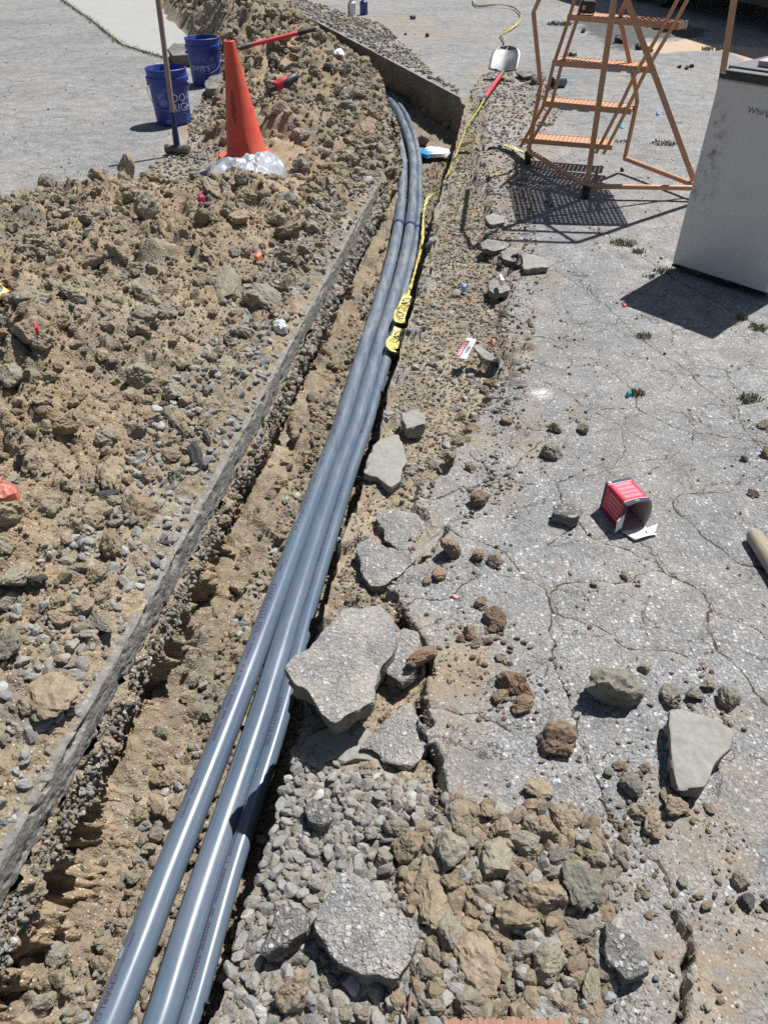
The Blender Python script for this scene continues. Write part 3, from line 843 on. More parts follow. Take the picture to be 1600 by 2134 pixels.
PIT = [rock_mesh('lump', 800 + i, 3, M['pitch'], planes=8, rough=.2, smooth=False, squash=(1, .8, .7)) for i in range(4)]

def stone(name, me, loc, r, rot=None, label=None, cat='stone', group=None, scale=None):
    o = bpy.data.objects.new(name, me)
    o.location = loc
    o.rotation_euler = rot if rot is not None else (random.uniform(-.35, .35), random.uniform(-.35, .35), random.uniform(0, 6.28))
    o.scale = scale if scale is not None else (r, r, r)
    link(o); tag(o, label, cat, group)
    return o

def scatter_stuff(name, protos, pts, scl, label, cat, tilt=.5):
    """what nobody could count: instances on points, one object"""
    pts = np.asarray(pts, float); n = len(pts)
    me = bpy.data.meshes.new(name)
    me.vertices.add(n); me.vertices.foreach_set('co', pts.astype(np.float32).reshape(-1))
    a = me.attributes.new('scl', 'FLOAT', 'POINT'); a.data.foreach_set('value', np.asarray(scl, np.float32))
    rot = np.stack([rng.uniform(-tilt, tilt, n), rng.uniform(-tilt, tilt, n), rng.uniform(0, 6.283, n)], 1).astype(np.float32)
    a = me.attributes.new('rot', 'FLOAT_VECTOR', 'POINT'); a.data.foreach_set('vector', rot.reshape(-1))
    a = me.attributes.new('pid', 'INT', 'POINT'); a.data.foreach_set('value', rng.randint(0, len(protos), n).astype(np.int32))
    o = bpy.data.objects.new(name, me); link(o)
    ng = bpy.data.node_groups.new(name + '_nodes', 'GeometryNodeTree')
    ng.interface.new_socket('Geometry', in_out='INPUT', socket_type='NodeSocketGeometry')
    ng.interface.new_socket('Geometry', in_out='OUTPUT', socket_type='NodeSocketGeometry')
    gi = ng.nodes.new('NodeGroupInput'); go = ng.nodes.new('NodeGroupOutput')
    iop = ng.nodes.new('GeometryNodeInstanceOnPoints'); jn = ng.nodes.new('GeometryNodeJoinGeometry')
    for p in protos:
        oi = ng.nodes.new('GeometryNodeObjectInfo'); oi.inputs[0].default_value = p; oi.inputs['As Instance'].default_value = True
        ng.links.new(oi.outputs['Geometry'], jn.inputs[0])
    def na(nm, dt):
        q = ng.nodes.new('GeometryNodeInputNamedAttribute'); q.data_type = dt; q.inputs[0].default_value = nm
        return q.outputs[0]
    e2r = ng.nodes.new('FunctionNodeEulerToRotation')
    ng.links.new(na('rot', 'FLOAT_VECTOR'), e2r.inputs[0])
    ng.links.new(gi.outputs[0], iop.inputs['Points']); ng.links.new(jn.outputs[0], iop.inputs['Instance'])
    iop.inputs['Pick Instance'].default_value = True
    ng.links.new(na('pid', 'INT'), iop.inputs['Instance Index'])
    ng.links.new(e2r.outputs[0], iop.inputs['Rotation'])
    ng.links.new(na('scl', 'FLOAT'), iop.inputs['Scale'])
    ng.links.new(iop.outputs[0], go.inputs[0])
    md = o.modifiers.new('scatter', 'NODES'); md.node_group = ng
    tag(o, label, cat, kind='stuff')
    return o

def rand_in_poly(poly, n, dens=None):
    poly = np.asarray(poly)[:, :2]; lo = poly.min(0); hi = poly.max(0); out = np.zeros((0, 2))
    while len(out) < n:
        p = lo + rng.rand(n * 3, 2) * (hi - lo)
        p = p[polydist(p[:, 0], p[:, 1], poly) > 0]
        if dens is not None: p = p[rng.rand(len(p)) < dens(p[:, 0], p[:, 1])]
        out = np.vstack([out, p])
    return out[:n]

def pack(poly, radii, dens=None, tries=30, gap=.82):
    """place stones largest first so that they lie side by side"""
    cell = {}; out = []; poly = np.asarray(poly)[:, :2]
    cs = max(radii) * 2.2
    pool = rand_in_poly(poly, len(radii) * tries, dens); pi = 0
    for r in sorted(radii, reverse=True):
        for _ in range(tries):
            x, y = pool[pi % len(pool)]; pi += 1
            cxi, cyi = int(x // cs), int(y // cs); ok = True
            for i in (-1, 0, 1):
                for j in (-1, 0, 1):
                    for (qx, qy, qr) in cell.get((cxi + i, cyi + j), ()):
                        if (qx - x) ** 2 + (qy - y) ** 2 < (gap * (qr + r)) ** 2: ok = False; break
                    if not ok: break
                if not ok: break
            if ok:
                cell.setdefault((cxi, cyi), []).append((x, y, r)); out.append((x, y, r)); break
    return np.array(out)

def PX(lst, z=0.0): return [tuple(P(x, y, z)[:2]) for x, y in lst]
def gz(x, y):
    z, b, s = ground_z(np.array([x], float), np.array([y], float), False); return float(z[0])
def hz(x, y):
    z, t, s = heap_z(np.array([x], float), np.array([y], float)); return float(z[0])

def on_heap(px, py):
    z = .1
    for _ in range(5): p = P(px, py, z); z = hz(p.x, p.y)
    return z
# ------------------------------------------------------------------ broken asphalt slabs and chunks
def slab(px, ztop, thick, mat, label, name='asphalt_slab', tilt=None, jag=.011, rise=None, cat='slab', crown=.0015):
    """outline in photo pixels on the plane z=ztop; rise(i) lifts corners"""
    base = [np.array(P(x, y, ztop if rise is None else ztop + rise[i])) for i, (x, y) in enumerate(px)]
    pts = []
    n = len(base)
    for i in range(n):
        a, b = base[i], base[(i + 1) % n]; m = max(2, int(np.linalg.norm(b - a) / .009))
        for k in range(m): pts.append(a + (b - a) * k / m)
    pts = np.array(pts); m = len(pts); c = pts.mean(0)
    t = np.arange(m) * .009; sd = int(abs(px[0][0] * 7 + px[0][1])) % 997
    rad = pts - c; L = np.linalg.norm(rad[:, :2], axis=1)[:, None]
    jit = (fbm(t, t * 0, .06, 5, sd, .65) * jag)[:, None]
    # round the corners a little
    pts = pts + rad / L * jit
    pts = .6 * pts + .2 * (np.roll(pts, 1, 0) + np.roll(pts, -1, 0))
    rings = []; side = []
    for s in (0, .3, .5, .66, .79, .9, .965, 1.0):
        q = c + (pts - c) * s
        q = q.copy(); q[:, 2] += .0035 * fbm(q[:, 0], q[:, 1], .05, 4, sd + 3) + crown * (1 - s * s) - (.001 if s == 1.0 else 0)
        rings.append(q); side.append(np.full(m, .35 if s == 1.0 else 0.0))
    for j, fr in enumerate((.12, .35, .6, .85, 1.0)):
        q = c + (pts - c) * (1.0 - .05 * fr - (.10 if fr == 1.0 else 0))
        q = q + (rad / L) * (fbm(t, t * 0 + fr * thick, .03, 4, sd + 7) * .010)[:, None]
        q[:, 2] = pts[:, 2] - thick * fr * (1 + .25 * fbm(t, t * 0, .1, 3, sd + 9)); rings.append(q); side.append(np.ones(m))
    q = c + (pts - c) * .02; q[:, 2] = c[2] - thick; rings.append(q); side.append(np.ones(m))
    org = Vector((c[0], c[1], c[2] - thick))
    V = np.array(rings).reshape(-1, 3) - np.array(org)
    f = []
    R = len(rings)
    for i in range(R - 1):
        for k in range(m): f.append((i * m + k, i * m + (k + 1) % m, (i + 1) * m + (k + 1) % m, (i + 1) * m + k))
    o = meshobj(name, V, f, mat, None, True)
    at = o.data.attributes.new('side', 'FLOAT', 'POINT'); at.data.foreach_set('value', np.array(side).reshape(-1).astype(np.float32))
    bm = bmesh.new(); bm.from_mesh(o.data); bmesh.ops.recalc_face_normals(bm, faces=bm.faces); bm.to_mesh(o.data); bm.free()
    o.data.set_sharp_from_angle(angle=math.radians(32))
    o.location = org
    tag(o, label, cat)
    return o
slab([(592, 1385), (640, 1350), (690, 1300), (720, 1266), (790, 1262), (826, 1300), (830, 1330), (800, 1390), (782, 1420), (780, 1462), (700, 1500), (668, 1490), (640, 1440), (600, 1408)], .075, .062, M['chunk'], 'large pale broken asphalt slab tilted up and jutting over the grey pipes', rise=[.045, .03, .015, .0, -.02, -.03, -.03, -.02, -.01, .0, .015, .02, .03, .04])
slab([(800, 1330), (845, 1306), (870, 1318), (880, 1360), (862, 1400), (838, 1420), (802, 1405), (815, 1370)], .012, .05, M['chunk'], 'narrow asphalt piece wedged beside the large tilted slab, under a brown clod')
slab([(782, 1072), (812, 1060), (860, 1068), (900, 1092), (925, 1106), (908, 1128), (902, 1160), (880, 1162), (840, 1148), (806, 1128)], -.004, .045, M['chunk'], 'cracked flat asphalt plate above the triangular one, dusted with tan soil')
slab([(742, 1132), (770, 1124), (820, 1142), (872, 1166), (830, 1196), (788, 1226), (768, 1218), (748, 1175)], .008, .055, M['chunk'], 'triangular asphalt plate at the trench lip with dark broken edges')
slab([(765, 955), (785, 918), (830, 905), (845, 940), (835, 1000), (815, 1014), (790, 1000), (762, 985)], -.006, .05, M['concrete'], 'dusty smooth asphalt plate at the trench lip below the gravel')
slab([(838, 862), (858, 852), (888, 868), (884, 882), (846, 894)], .02, .05, M['concrete'], 'small squarish grey chunk lying in the gravel beside the trench')
slab([(752, 1560), (800, 1500), (852, 1462), (872, 1490), (886, 1560), (862, 1600), (815, 1590), (775, 1560)], -.012, .04, M['chunk'], 'sunken asphalt piece left of the wide crack, below the tilted slab', crown=.002)
slab([(605, 1590), (650, 1530), (720, 1500), (780, 1530), (800, 1590), (740, 1580), (680, 1590), (640, 1600)], -.026, .04, M['concrete'], 'dust-covered broken plate right below the large tilted slab', crown=.002)
slab([(668, 1880), (690, 1850), (722, 1808), (742, 1824), (790, 1852), (815, 1900), (862, 1918), (872, 1945), (850, 2010), (830, 2040), (740, 2022), (690, 1998), (660, 1940)], .030, .065, M['chunk'], 'big flat asphalt slab covered with brown crumbs amid the gravel')
slab([(566, 1920), (590, 1886), (622, 1892), (642, 1914), (645, 1940), (600, 1960), (560, 1988), (546, 1975)], .022, .06, M['chunk_dark'], 'dark blue-grey asphalt chunk left of the crumb-covered slab')
slab([(634, 1680), (655, 1664), (690, 1680), (702, 1700), (680, 1716), (640, 1714)], .012, .045, M['chunk_dark'], 'small dark asphalt chunk among the pale pebbles')
slab([(1258, 1935), (1272, 1922), (1320, 1960), (1360, 2010), (1340, 2034), (1290, 2042), (1264, 2000)], .040, .055, M['chunk_dark'], 'dark wedge of asphalt with white stones, beside the dirt clods')
slab([(1092, 2080), (1130, 2046), (1180, 2058), (1200, 2100), (1210, 2160), (1140, 2190), (1082, 2150)], .012, .05, M['chunk'], 'dusty asphalt slab cut by the bottom edge of the picture')
slab([(1394, 1480), (1408, 1474), (1440, 1482), (1530, 1520), (1520, 1560), (1490, 1585), (1478, 1620), (1466, 1640), (1412, 1642), (1402, 1600), (1396, 1540)], .052, .045, M['concrete'], 'flat wedge of smooth grey pavement propped on dirt crumbs', jag=.003, name='pavement_slab')
slab([(1000, 506), (1015, 497), (1062, 506), (1055, 517), (1030, 522), (1004, 516)], .028, .03, M['chunk'], 'flat broken asphalt piece, topmost of three beside the gravel', name='asphalt_chunk', cat='chunk', jag=.004)
slab([(1042, 526), (1060, 514), (1085, 516), (1092, 530), (1070, 545), (1048, 540)], .028, .03, M['chunk'], 'broken asphalt piece, middle one of three beside the gravel', name='asphalt_chunk', cat='chunk', jag=.004)
slab([(1088, 534), (1100, 528), (1135, 536), (1141, 556), (1112, 558), (1090, 560)], .03, .035, M['concrete'], 'pale broken asphalt piece with dark underside, lowest of three beside the gravel', name='asphalt_chunk', cat='chunk', jag=.004)
slab([(986, 720), (996, 716), (1030, 742), (1034, 752), (1018, 752), (992, 732)], .03, .022, M['concrete'], 'thin grey chunk leaning by the red and white carton', name='asphalt_chunk', cat='chunk', jag=.003, rise=[.02, .02, 0, -.01, -.01, .02])
slab([(1016, 590), (1030, 580), (1060, 592), (1062, 604), (1034, 612), (1018, 606)], .02, .035, M['chunk'], 'rounded asphalt chunk with a white scrap resting on it', name='asphalt_chunk', cat='chunk')
slab([(1010, 452), (1026, 444), (1052, 450), (1050, 464), (1022, 468)], .025, .03, M['concrete'], 'asphalt chunk at the tip of the ladder shadow', name='asphalt_chunk', cat='chunk', jag=.004)
slab([(1150, 1052), (1170, 1048), (1212, 1058), (1214, 1070), (1190, 1080), (1152, 1070)], .035, .035, M['chunk_dark'], 'black tarry asphalt chunk left of the red box', name='asphalt_chunk', cat='chunk')
slab([(350, 102), (362, 90), (400, 92), (420, 100), (415, 112), (360, 116)], .11, .11, M['chunk_dark'], 'black hollow asphalt lump behind the rear blue bucket', name='asphalt_chunk', cat='chunk', jag=.01)
slab([(426, 172), (440, 156), (462, 152), (468, 176), (448, 184), (430, 184)], .085, .085, M['chunk_dark'], 'mossy dark rubble block leaning at the rear bucket beside the cone', name='asphalt_chunk', cat='chunk', jag=.01)

# ------------------------------------------------------------------ named clods on the pavement
def clod_at(px, py, rpx, mk='clod_tan', label=None, group=None, zf=gz, i=None, up=.45, sc=(1, 1, 1), rot=None, name='dirt_clod', cat='clod', proto=None):
    z = 0
    for _ in range(3):
        p = P(px, py, z + 0.0); z = zf(p.x, p.y)
        r = rpx * mpp(p); z += r * up * .6
        p = P(px, py, z)
    r = rpx * mpp(p) * .98
    lst = proto or CLOD[mk]
    me = lst[(i if i is not None else int(px * 3 + py)) % len(lst)]
    b = zf(p.x, p.y)
    return stone(name, me, (p.x, p.y, b + r * sc[2] * up), r, rot=rot or (random.uniform(-.5, .5), random.uniform(-.5, .5), random.uniform(0, 6.28)), label=label, cat=cat, group=group, scale=(r * sc[0], r * sc[1], r * sc[2]))
GP = 'dirt clods lying loose on the asphalt'
LBL = 'loose dirt clod lying on the cracked asphalt right of the trench'
named = [
    (1000, 1042, 23, 'clod_brown', 'brown clod alone on the asphalt left of the black tarry chunk'),
    (936, 1148, 28, 'clod_brown', 'jagged upright brown clod, tallest of the group near the triangular plate'),
    (1272, 1440, 58, 'clod_grey', 'large greenish grey clod with a peaked top, in the middle of the asphalt'),
    (1155, 1545, 41, 'clod_brown', 'round brown clod full of pits beside the long crack'),
    (883, 1388, 36, 'clod_brown', 'big brown clod sitting on the narrow asphalt piece'),
    (1148, 944, 21, 'clod_grey', 'pale grooved grey clod above the black tarry chunk'),
    (1116, 1645, 31, 'clod_tan', 'tan flat clod below the pitted brown clod'),
    (1400, 1452, 28, 'clod_grey', 'grey clod touching the top of the pavement wedge'),
    (1520, 1458, 27, 'clod_grey', 'dark greenish clod right of the pavement wedge tip'),
    (616, 2072, 50, 'clod_tan', 'tall tan clod near the pipes at the bottom of the picture'),
    (856, 1768, 36, 'clod_tan', 'squarish tan clod above the crumb-covered slab'),
    (938, 1776, 46, 'clod_grey', 'large pale grey clod with a smooth rounded face'),
    (957, 1705, 33, 'clod_tan', 'orange-tan clod at the end of the wide crack'),
    (905, 1884, 50, 'clod_tan', 'long flat tan clod right of the crumb-covered slab'),
    (1037, 1800, 46, 'clod_grey', 'smooth grey wedge-shaped clod in the clod field'),
    (1002, 2012, 60, 'clod_tan', 'broad dusty clod, widest at the bottom of the clod field'),
    (1127, 1872, 47, 'clod_tan', 'blocky tan clod with a deep shadow under it'),
    (1214, 1852, 50, 'clod_grey', 'large grey-green clod at the right of the clod field'),
    (1066, 1915, 46, 'clod_tan', 'lumpy clod left of the blocky one in the clod field'),
    (1139, 2012, 41, 'clod_grey', 'grey clod above the dusty slab at the bottom edge'),
    (1232, 2050, 34, 'clod_grey', 'long narrow grey clod beside the dark asphalt wedge'),
    (1210, 1932, 38, 'clod_tan', 'flat tan plate-like clod above the dark asphalt wedge'),
    (1042, 610, 22, 'clod_tan', 'tan clod below the chunk with the white scrap'),
]
for i, (x, y, r, mk, lb) in enumerate(named):
    sc = (1, 1, 1)
    if 'flat' in lb or 'broad' in lb: sc = (1, .85, .7)
    if 'tall' in lb or 'upright' in lb: sc = (.72, .75, 1.5)
    if 'narrow' in lb: sc = (1.3, .6, .8)
    clod_at(x, y, r, mk, lb, i=i, sc=sc)
more = [(998, 1157, 17, 'b'), (1031, 1172, 17, 'b'), (914, 1197, 16, 'b'), (888, 1213, 11, 'b'), (1215, 894, 15, 't'), (1156, 894, 13, 't'), (1057, 878, 13, 't'), (1590, 886, 14, 't'), (1568, 1030, 11, 't'), (1549, 957, 9, 'g'), (1595, 948, 14, 'b'), (1086, 1470, 24, 'b'), (1055, 1425, 24, 'b'), (1080, 1412, 15, 'b'), (1043, 1452, 18, 'b'), (1092, 1442, 20, 'b'), (1030, 1293, 24, 'b'), (1024, 1312, 10, 'b'), (1002, 1257, 14, 'b'),
        (976, 1318, 16, 'b'), (990, 1340, 13, 'b'), (1017, 1336, 10, 'b'), (960, 1330, 10, 'b'), (1040, 1372, 9, 'b'), (1445, 1448, 18, 'g'), (1475, 1428, 17, 'g'), (1312, 1640, 25, 'g'), (1265, 1612, 11, 'g'), (1356, 1715, 26, 't'), (1405, 1684, 26, 't'), (1540, 1836, 20, 'g'), (1555, 1882, 21, 'd'), (1595, 1885, 14, 'd'), (1478, 1685, 12, 't'), (1127, 1734, 36, 't'), (1180, 1715, 28, 't'), (1094, 1767, 33, 'g'),
        (882, 1831, 28, 't'), (946, 1842, 28, 't'), (1002, 1842, 26, 't'), (935, 1948, 34, 'g'), (961, 2046, 28, 'g'), (905, 2086, 36, 'g'), (984, 2098, 42, 't'), (680, 2052, 21, 'g'), (714, 2080, 19, 'g'), (717, 2118, 22, 'g'), (826, 1728, 26, 'g'), (800, 1790, 22, 'g'), (770, 1740, 18, 'g'), (1040, 1730, 26, 't'), (1013, 1692, 20, 't'), (1075, 1840, 26, 'g'), (1160, 1790, 26, 'g'), (1240, 1790, 20, 'g'), (1280, 1770, 14, 't'), (1290, 1780, 14, 't'), (1180, 1960, 22, 't'), (1090, 1985, 26, 't'), (1040, 1950, 24, 't'), (975, 1930, 22, 't'), (1340, 1860, 14, 't'), (1345, 1850, 10, 'g'), (1420, 1835, 14, 'g'), (1455, 1868, 10, 't'), (1470, 1888, 12, 't'), (1390, 1660, 16, 't'), (1340, 1685, 16, 't'), (1330, 1705, 14, 't'), (1290, 1595, 13, 't'), (1345, 1600, 12, 't'), (1320, 1690, 14, 't'), (1365, 1740, 16, 't'), (1300, 1745, 13, 't'), (1125, 1985, 16, 'g'), (1100, 2040, 18, 't'), (1060, 2060, 24, 'g'), (1040, 2110, 26, 't'), (1230, 1990, 20, 't'), (880, 2030, 22, 'g'), (905, 1990, 22, 't'), (640, 2000, 14, 'g'), (780, 2060, 24, 'g'), (760, 2110, 20, 't'), (830, 2090, 24, 't'),
        (1342, 1395, 13, 'g'), (860, 38, 7, 'd'), (844, 72, 4, 'd'), (890, 75, 6, 'd'), (1300, 1200, 9, 't'), (1235, 1218, 8, 't'), (1046, 657, 11, 'd'), (1030, 775, 14, 'd'), (960, 870, 13, 't'), (985, 890, 18, 't'), (955, 920, 14, 't'), (935, 965, 14, 't'), (925, 980, 14, 'g'), (980, 975, 13, 't'), (900, 972, 12, 't'), (1018, 800, 12, 'b'), (1010, 815, 10, 't'), (1140, 420, 6, 'g'), (1150, 430, 6, 'd'), (1295, 355, 6, 'd'), (1330, 100, 10, 'd'), (1350, 105, 10, 'd'), (1290, 86, 14, 'd'), (1215, 66, 7, 'd'), (1415, 140, 5, 'd'), (1440, 139, 6, 'd'), (1430, 143, 6, 'd')]
mm = {'b': 'clod_brown', 't': 'clod_tan', 'g': 'clod_grey'}
def zone(x, y, c):
    if y < 500: return 'small clod on the far asphalt near the ladder shadow'
    if y < 1010: return 'clod where the gravel strip thins out onto the asphalt' if x < 1045 else 'lone clod on the open asphalt above the red box'
    if c == 'b' and y < 1240: return 'brown clod of the group beside the triangular plate'
    if c == 'b': return 'brown clod of the crumbly cluster between large slab and long crack'
    if x > 1330 and 1370 < y < 1500: return 'grey clod of the row above the pavement wedge'
    if 1250 < x < 1430 and 1580 < y < 1790: return 'clod of the crumb patch left of the pavement wedge'
    if x > 1290 and y > 1640: return 'lone clod on the dusty asphalt at lower right'
    if x < 860 and y > 1650: return 'grey clod among the gravel beside the crumb-covered slab'
    if y > 1650: return 'clod of the dense clod field at the bottom'
    return 'small tan clod beside a crack in the open asphalt'
for i, (x, y, r, c) in enumerate(more):
    if c == 'd': clod_at(x, y, r, None, 'black lump of tar-bound grit lying on the asphalt', 'black lumps on the asphalt', name='tar_lump', cat='lump', proto=PIT, i=i)
    else:
        zl_ = zone(x, y, c); clod_at(x, y, r, mm[c], zl_, zl_.replace('clod', 'clods', 1), i=i)

# ------------------------------------------------------------------ gravel beside the trench
GZ1 = PX([(440, 2170), (505, 1910), (560, 1740), (600, 1600), (640, 1560), (690, 1590), (800, 1600), (890, 1640), (900, 1700), (830, 1760), (790, 1840), (880, 1900), (890, 2060), (960, 2170)])
def along_lip(x, y): return sstep(0.006, .05, x - XR(y))
big = pack(GZ1, list(.0036 + .0105 * np.random.RandomState(3).rand(3600) ** 2.2), tries=24, gap=.84, dens=lambda x, y: .15 + .85 * sstep(.02, .12, x - XR(y)))
gzv, _, _ = ground_z(big[:, 0], big[:, 1])
order = np.argsort(-big[:, 2])
protoP = []
for q, i in enumerate(order[:300]):
    x, y, r = big[i]
    o = stone('gravel_stone', PEB[q % len(PEB)], (x, y, gzv[i] + r * .12), r * 1.1, rot=(random.uniform(-.8, .8), random.uniform(-.8, .8), random.uniform(0, 6.28)), label='rounded pale gravel stone in the gravel bed beside the pipes', cat='stone', group='gravel stones beside the trench')
    if q < len(PEB): protoP.append(o)
rest = order[300:]
pr = np.array([[big[i, 0], big[i, 1], gzv[i] + big[i, 2] * .15] for i in rest])
scatter_stuff('gravel', protoP, pr, big[rest, 2] * 1.1, 'bed of small pale gravel between the larger stones beside the pipes', 'gravel')
# a second layer of smaller gravel and crumbs on the whole broken bed
crumbs = []
for j, me in enumerate(CRUMB): crumbs.append(clod_at(1035 + 14 * j, 1330 + 9 * (j % 3), 7, None, 'tiny tan clod right of the brown clusters by the long crack', 'tiny tan clods', proto=[me]))
crb = [clod_at(985 + 12 * j, 1370 + 8 * j, 7, None, 'tiny brown clod below the brown cluster', 'tiny brown clods', proto=[me]) for j, me in enumerate(CRUMBB)]
peb2 = [clod_at(900 + 16 * j, 760 + 12 * (j % 3), 8, None, 'pale pebble in the upper gravel strip beside the caution tape', 'pebbles in the upper gravel strip', name='pebble', cat='pebble', proto=[me]) for j, me in enumerate(PEB2)]

def strew(name, poly, n, rmin, rmax, protos, label, cat, zfun, dens=None, expo=2.2, sink=.25, persp=False):
    p = rand_in_poly(poly, n, dens)
    r = rmin * (rmax / rmin) ** (rng.rand(n) ** expo)
    if persp: r = r * np.clip(p[:, 1] / 2.0, .6, 3)
    z = zfun(p[:, 0], p[:, 1])
    return scatter_stuff(name, protos, np.c_[p, z + r * sink], r, label, cat, tilt=.9)
BEDW = [(float(XR(y)) + .01, y) for y in (.15, .5, 1, 1.5, 2, 2.5, 3, 3.5, 4, 4.5, 5, 5.5, 6, 6.8)] + PX([(1000, 330), (1030, 450), (1055, 560), (1060, 700), (1055, 800), (990, 890), (905, 1000), (900, 1080), (830, 1200), (860, 1300), (890, 1440), (915, 1640), (1000, 1720), (1080, 1850), (1150, 2000), (1120, 2250)])
gzf = lambda x, y: ground_z(x, y)[0]
UP = PX([(770, 1000), (800, 880), (840, 720), (880, 560), (905, 460), (950, 330), (1010, 340), (1040, 470), (1062, 600), (1056, 800), (1000, 880), (960, 940), (900, 1000)])
strew('gravel_strip', UP, 1700, .004, .022, peb2 + crumbs[:3], 'strip of mixed gravel and dirt crumbs between trench and asphalt', 'gravel', gzf, persp=False, sink=.0, expo=2.8)
strew('fine_gravel', BEDW, 17000, .0016, .009, peb2[:4] + crumbs + crumbs, 'fine grit and crumbs over the broken bed right of the trench', 'grit', gzf)
ASPH = PX([(1000, 440), (1080, 330), (1600, 330), (1700, 700), (1700, 2200), (1080, 2200), (1080, 1850), (920, 1650), (900, 1440), (860, 1300), (930, 1050), (1000, 900), (1060, 760)])
def near_spots(x, y): return .015 + .9 * sstep(-.05, .35, fbm(x, y, .16, 3, 951)) * spots(x, y, DUST + [(1050, 800, 60, 120, .7), (1040, 1350, 120, 120, 1), (1350, 1680, 130, 70, 1), (1150, 1850, 260, 200, 1)])
strew('scattered_crumbs', ASPH, 2600, .0016, .008, crumbs + crb + peb2[:3], 'scattered dirt crumbs and grit over the cracked asphalt', 'crumbs', gzf, dens=near_spots, expo=3.4)
CLP = [P(x, y) for x, y, r, mk, lb in named] + [P(x, y) for x, y, r, c in more if y > 600]
cx_, cy_ = [], []
for q in CLP:
    k_ = 16
    cx_ += list(q.x + rng.normal(0, .035, k_) - .01); cy_ += list(q.y + rng.normal(0, .04, k_) - .012)
cx_ = np.array(cx_); cy_ = np.array(cy_); cr_ = .0016 * (5.0 ** (rng.rand(len(cx_)) ** 2))
scatter_stuff('clod_crumbs', crb + crumbs, np.c_[cx_, cy_, gzf(cx_, cy_) + cr_ * .2], cr_, 'crumbs that broke off the loose clods', 'crumbs', tilt=.9)
EDGEP = PX([(1000, 330), (1110, 330), (1120, 560), (1110, 800), (1060, 960), (1080, 1020), (960, 1120), (940, 1060), (1000, 930), (1045, 800), (1050, 640), (1030, 470)])
strew('edge_crumbs', EDGEP, 2600, .0022, .012, peb2 + crumbs + crb, 'gravel and crumbs trodden out from the bed onto the asphalt', 'crumbs', gzf, expo=3.0)
strew('sparse_pebbles', ASPH, 330, .002, .008, peb2 + crb, 'sparse small pebbles strewn over the open asphalt', 'pebbles', gzf)
CLF = PX([(930, 1660), (1060, 1690), (1200, 1690), (1290, 1760), (1290, 1900), (1260, 2180), (870, 2180), (860, 1980), (830, 1800)])
strew('clod_field_rubble', CLF, 1500, .006, .022, crumbs + [o for o in peb2[:2]], 'broken dirt rubble between the large clods', 'rubble', gzf, expo=1.8)
PXT = PX([(975, 200), (1010, 150), (1130, 150), (1180, 230), (1100, 300), (1060, 330), (985, 330)])
strew('corner_gravel', PXT, 1600, .006, .018, peb2 + crumbs[:2], 'thin gravel spread round the trench corner near the shovel', 'gravel', gzf)
FARG = [(float(XR(y)) + .04, y) for y in (7.3, 8, 9, 10, 11, 12, 13, 14.5)] + PX([(620, -6), (680, 14), (740, 38), (800, 62), (840, 90), (890, 140), (955, 192)])
FARGz = lambda x, y: gzf(x, y) + .05 * spots(x, y, [(800, 55, 130, 22, 1)])
strew('edge_rubble', FARG, 1700, .008, .034, peb2 + crumbs, 'rubble banked along the far trench edge', 'rubble', FARGz)

# ------------------------------------------------------------------ clods and gravel of the spoil heap
HZF = lambda x, y: heap_z(x, y)[0]
SP1 = [(float(XL(y)) - .10, y) for y in (.7, 1, 1.5, 2, 2.5, 3, 3.5, 4, 4.4)] + PX([(600, 430), (430, 385), (250, 410), (120, 410), (0, 425), (-80, 430), (-60, 900), (-40, 1300), (0, 1700)], .06)
SP2 = [(float(XL(y)) - .08, y) for y in (4.4, 5, 5.6, 6.2, 7, 8, 9, 10, 11, 12, 13.5)] + PX([(330, -12), (400, 60), (450, 105), (455, 200), (425, 262), (430, 340), (440, 380), (600, 430)], .06)
hero = [  # the spoil heap's striking pieces
    (268, 372, 30, 'clod_tan', 'spiky pointed clod standing on top of the near spoil heap', (.55, .55, 1.7)),
    (302, 418, 42, 'clod_grey', 'big leaning clod right below the spiky one', (.8, .7, 1.2)),
    (150, 404, 22, 'clod_grey', 'dark clod at the back edge of the near heap', (1, .8, .9)),
    (100, 1455, 66, 'clod_tan', 'very large flat-faced tan clod near the saw-cut edge', (1, .8, .6)),
    (152, 1264, 30, 'clod_tan', 'smooth upright oval clod at the saw-cut edge', (1, .7, .55)),
    (208, 1296, 42, 'clod_tan', 'smooth pale flat clod overhanging the saw-cut edge', (1.05, .6, .5)),
    (80, 1212, 26, 'chunk', 'dark grey asphalt lump amid tan clods', (.8, .7, 1.1)),
    (22, 1175, 48, 'clod_grey', 'pale grey-white block at the left picture edge', (.9, .8, .8)),
    (8, 1075, 46, 'clod_tan', 'tan clod below the red plastic scrap', (.8, .8, 1.0)),
    (18, 1340, 40, 'clod_tan', 'yellowish clod at the left picture edge below the pale block', (.9, .8, .9)),
    (25, 770, 40, 'clod_grey', 'greenish grey clod at the left edge, lower of two', (.9, .8, .8)),
    (48, 655, 42, 'clod_tan', 'large tan clod right of the yellow and black packet', (1, .8, .8)),
    (125, 668, 27, 'clod_tan', 'neat rounded tan clod on the near heap', (1, .8, .8)),
    (190, 546, 30, 'clod_tan', 'pale flat-topped clod in the middle of the near heap', (1, .7, .7)),
    (470, 575, 44, 'clod_grey', 'dark weathered clod leaning toward the trench', (1.1, .8, .5)),
    (560, 600, 40, 'clod_grey', 'cracked clod ledge beside the trench', (1.1, .9, .45)),
    (130, 960, 26, 'clod_tan', 'low tan clod left of the black tar layer', (1, .8, .6)),
    (30, 1000, 20, 'clod_grey', 'grey wedge clod above the red plastic scrap', (1, .8, .6)),
    (640, 350, 18, 'clod_tan', 'clod just right of the plastic sheet', (1, .8, .8)),
    (606, 424, 22, 'clod_grey', 'clod below the plastic sheet corner', (1, .8, .7)),
]
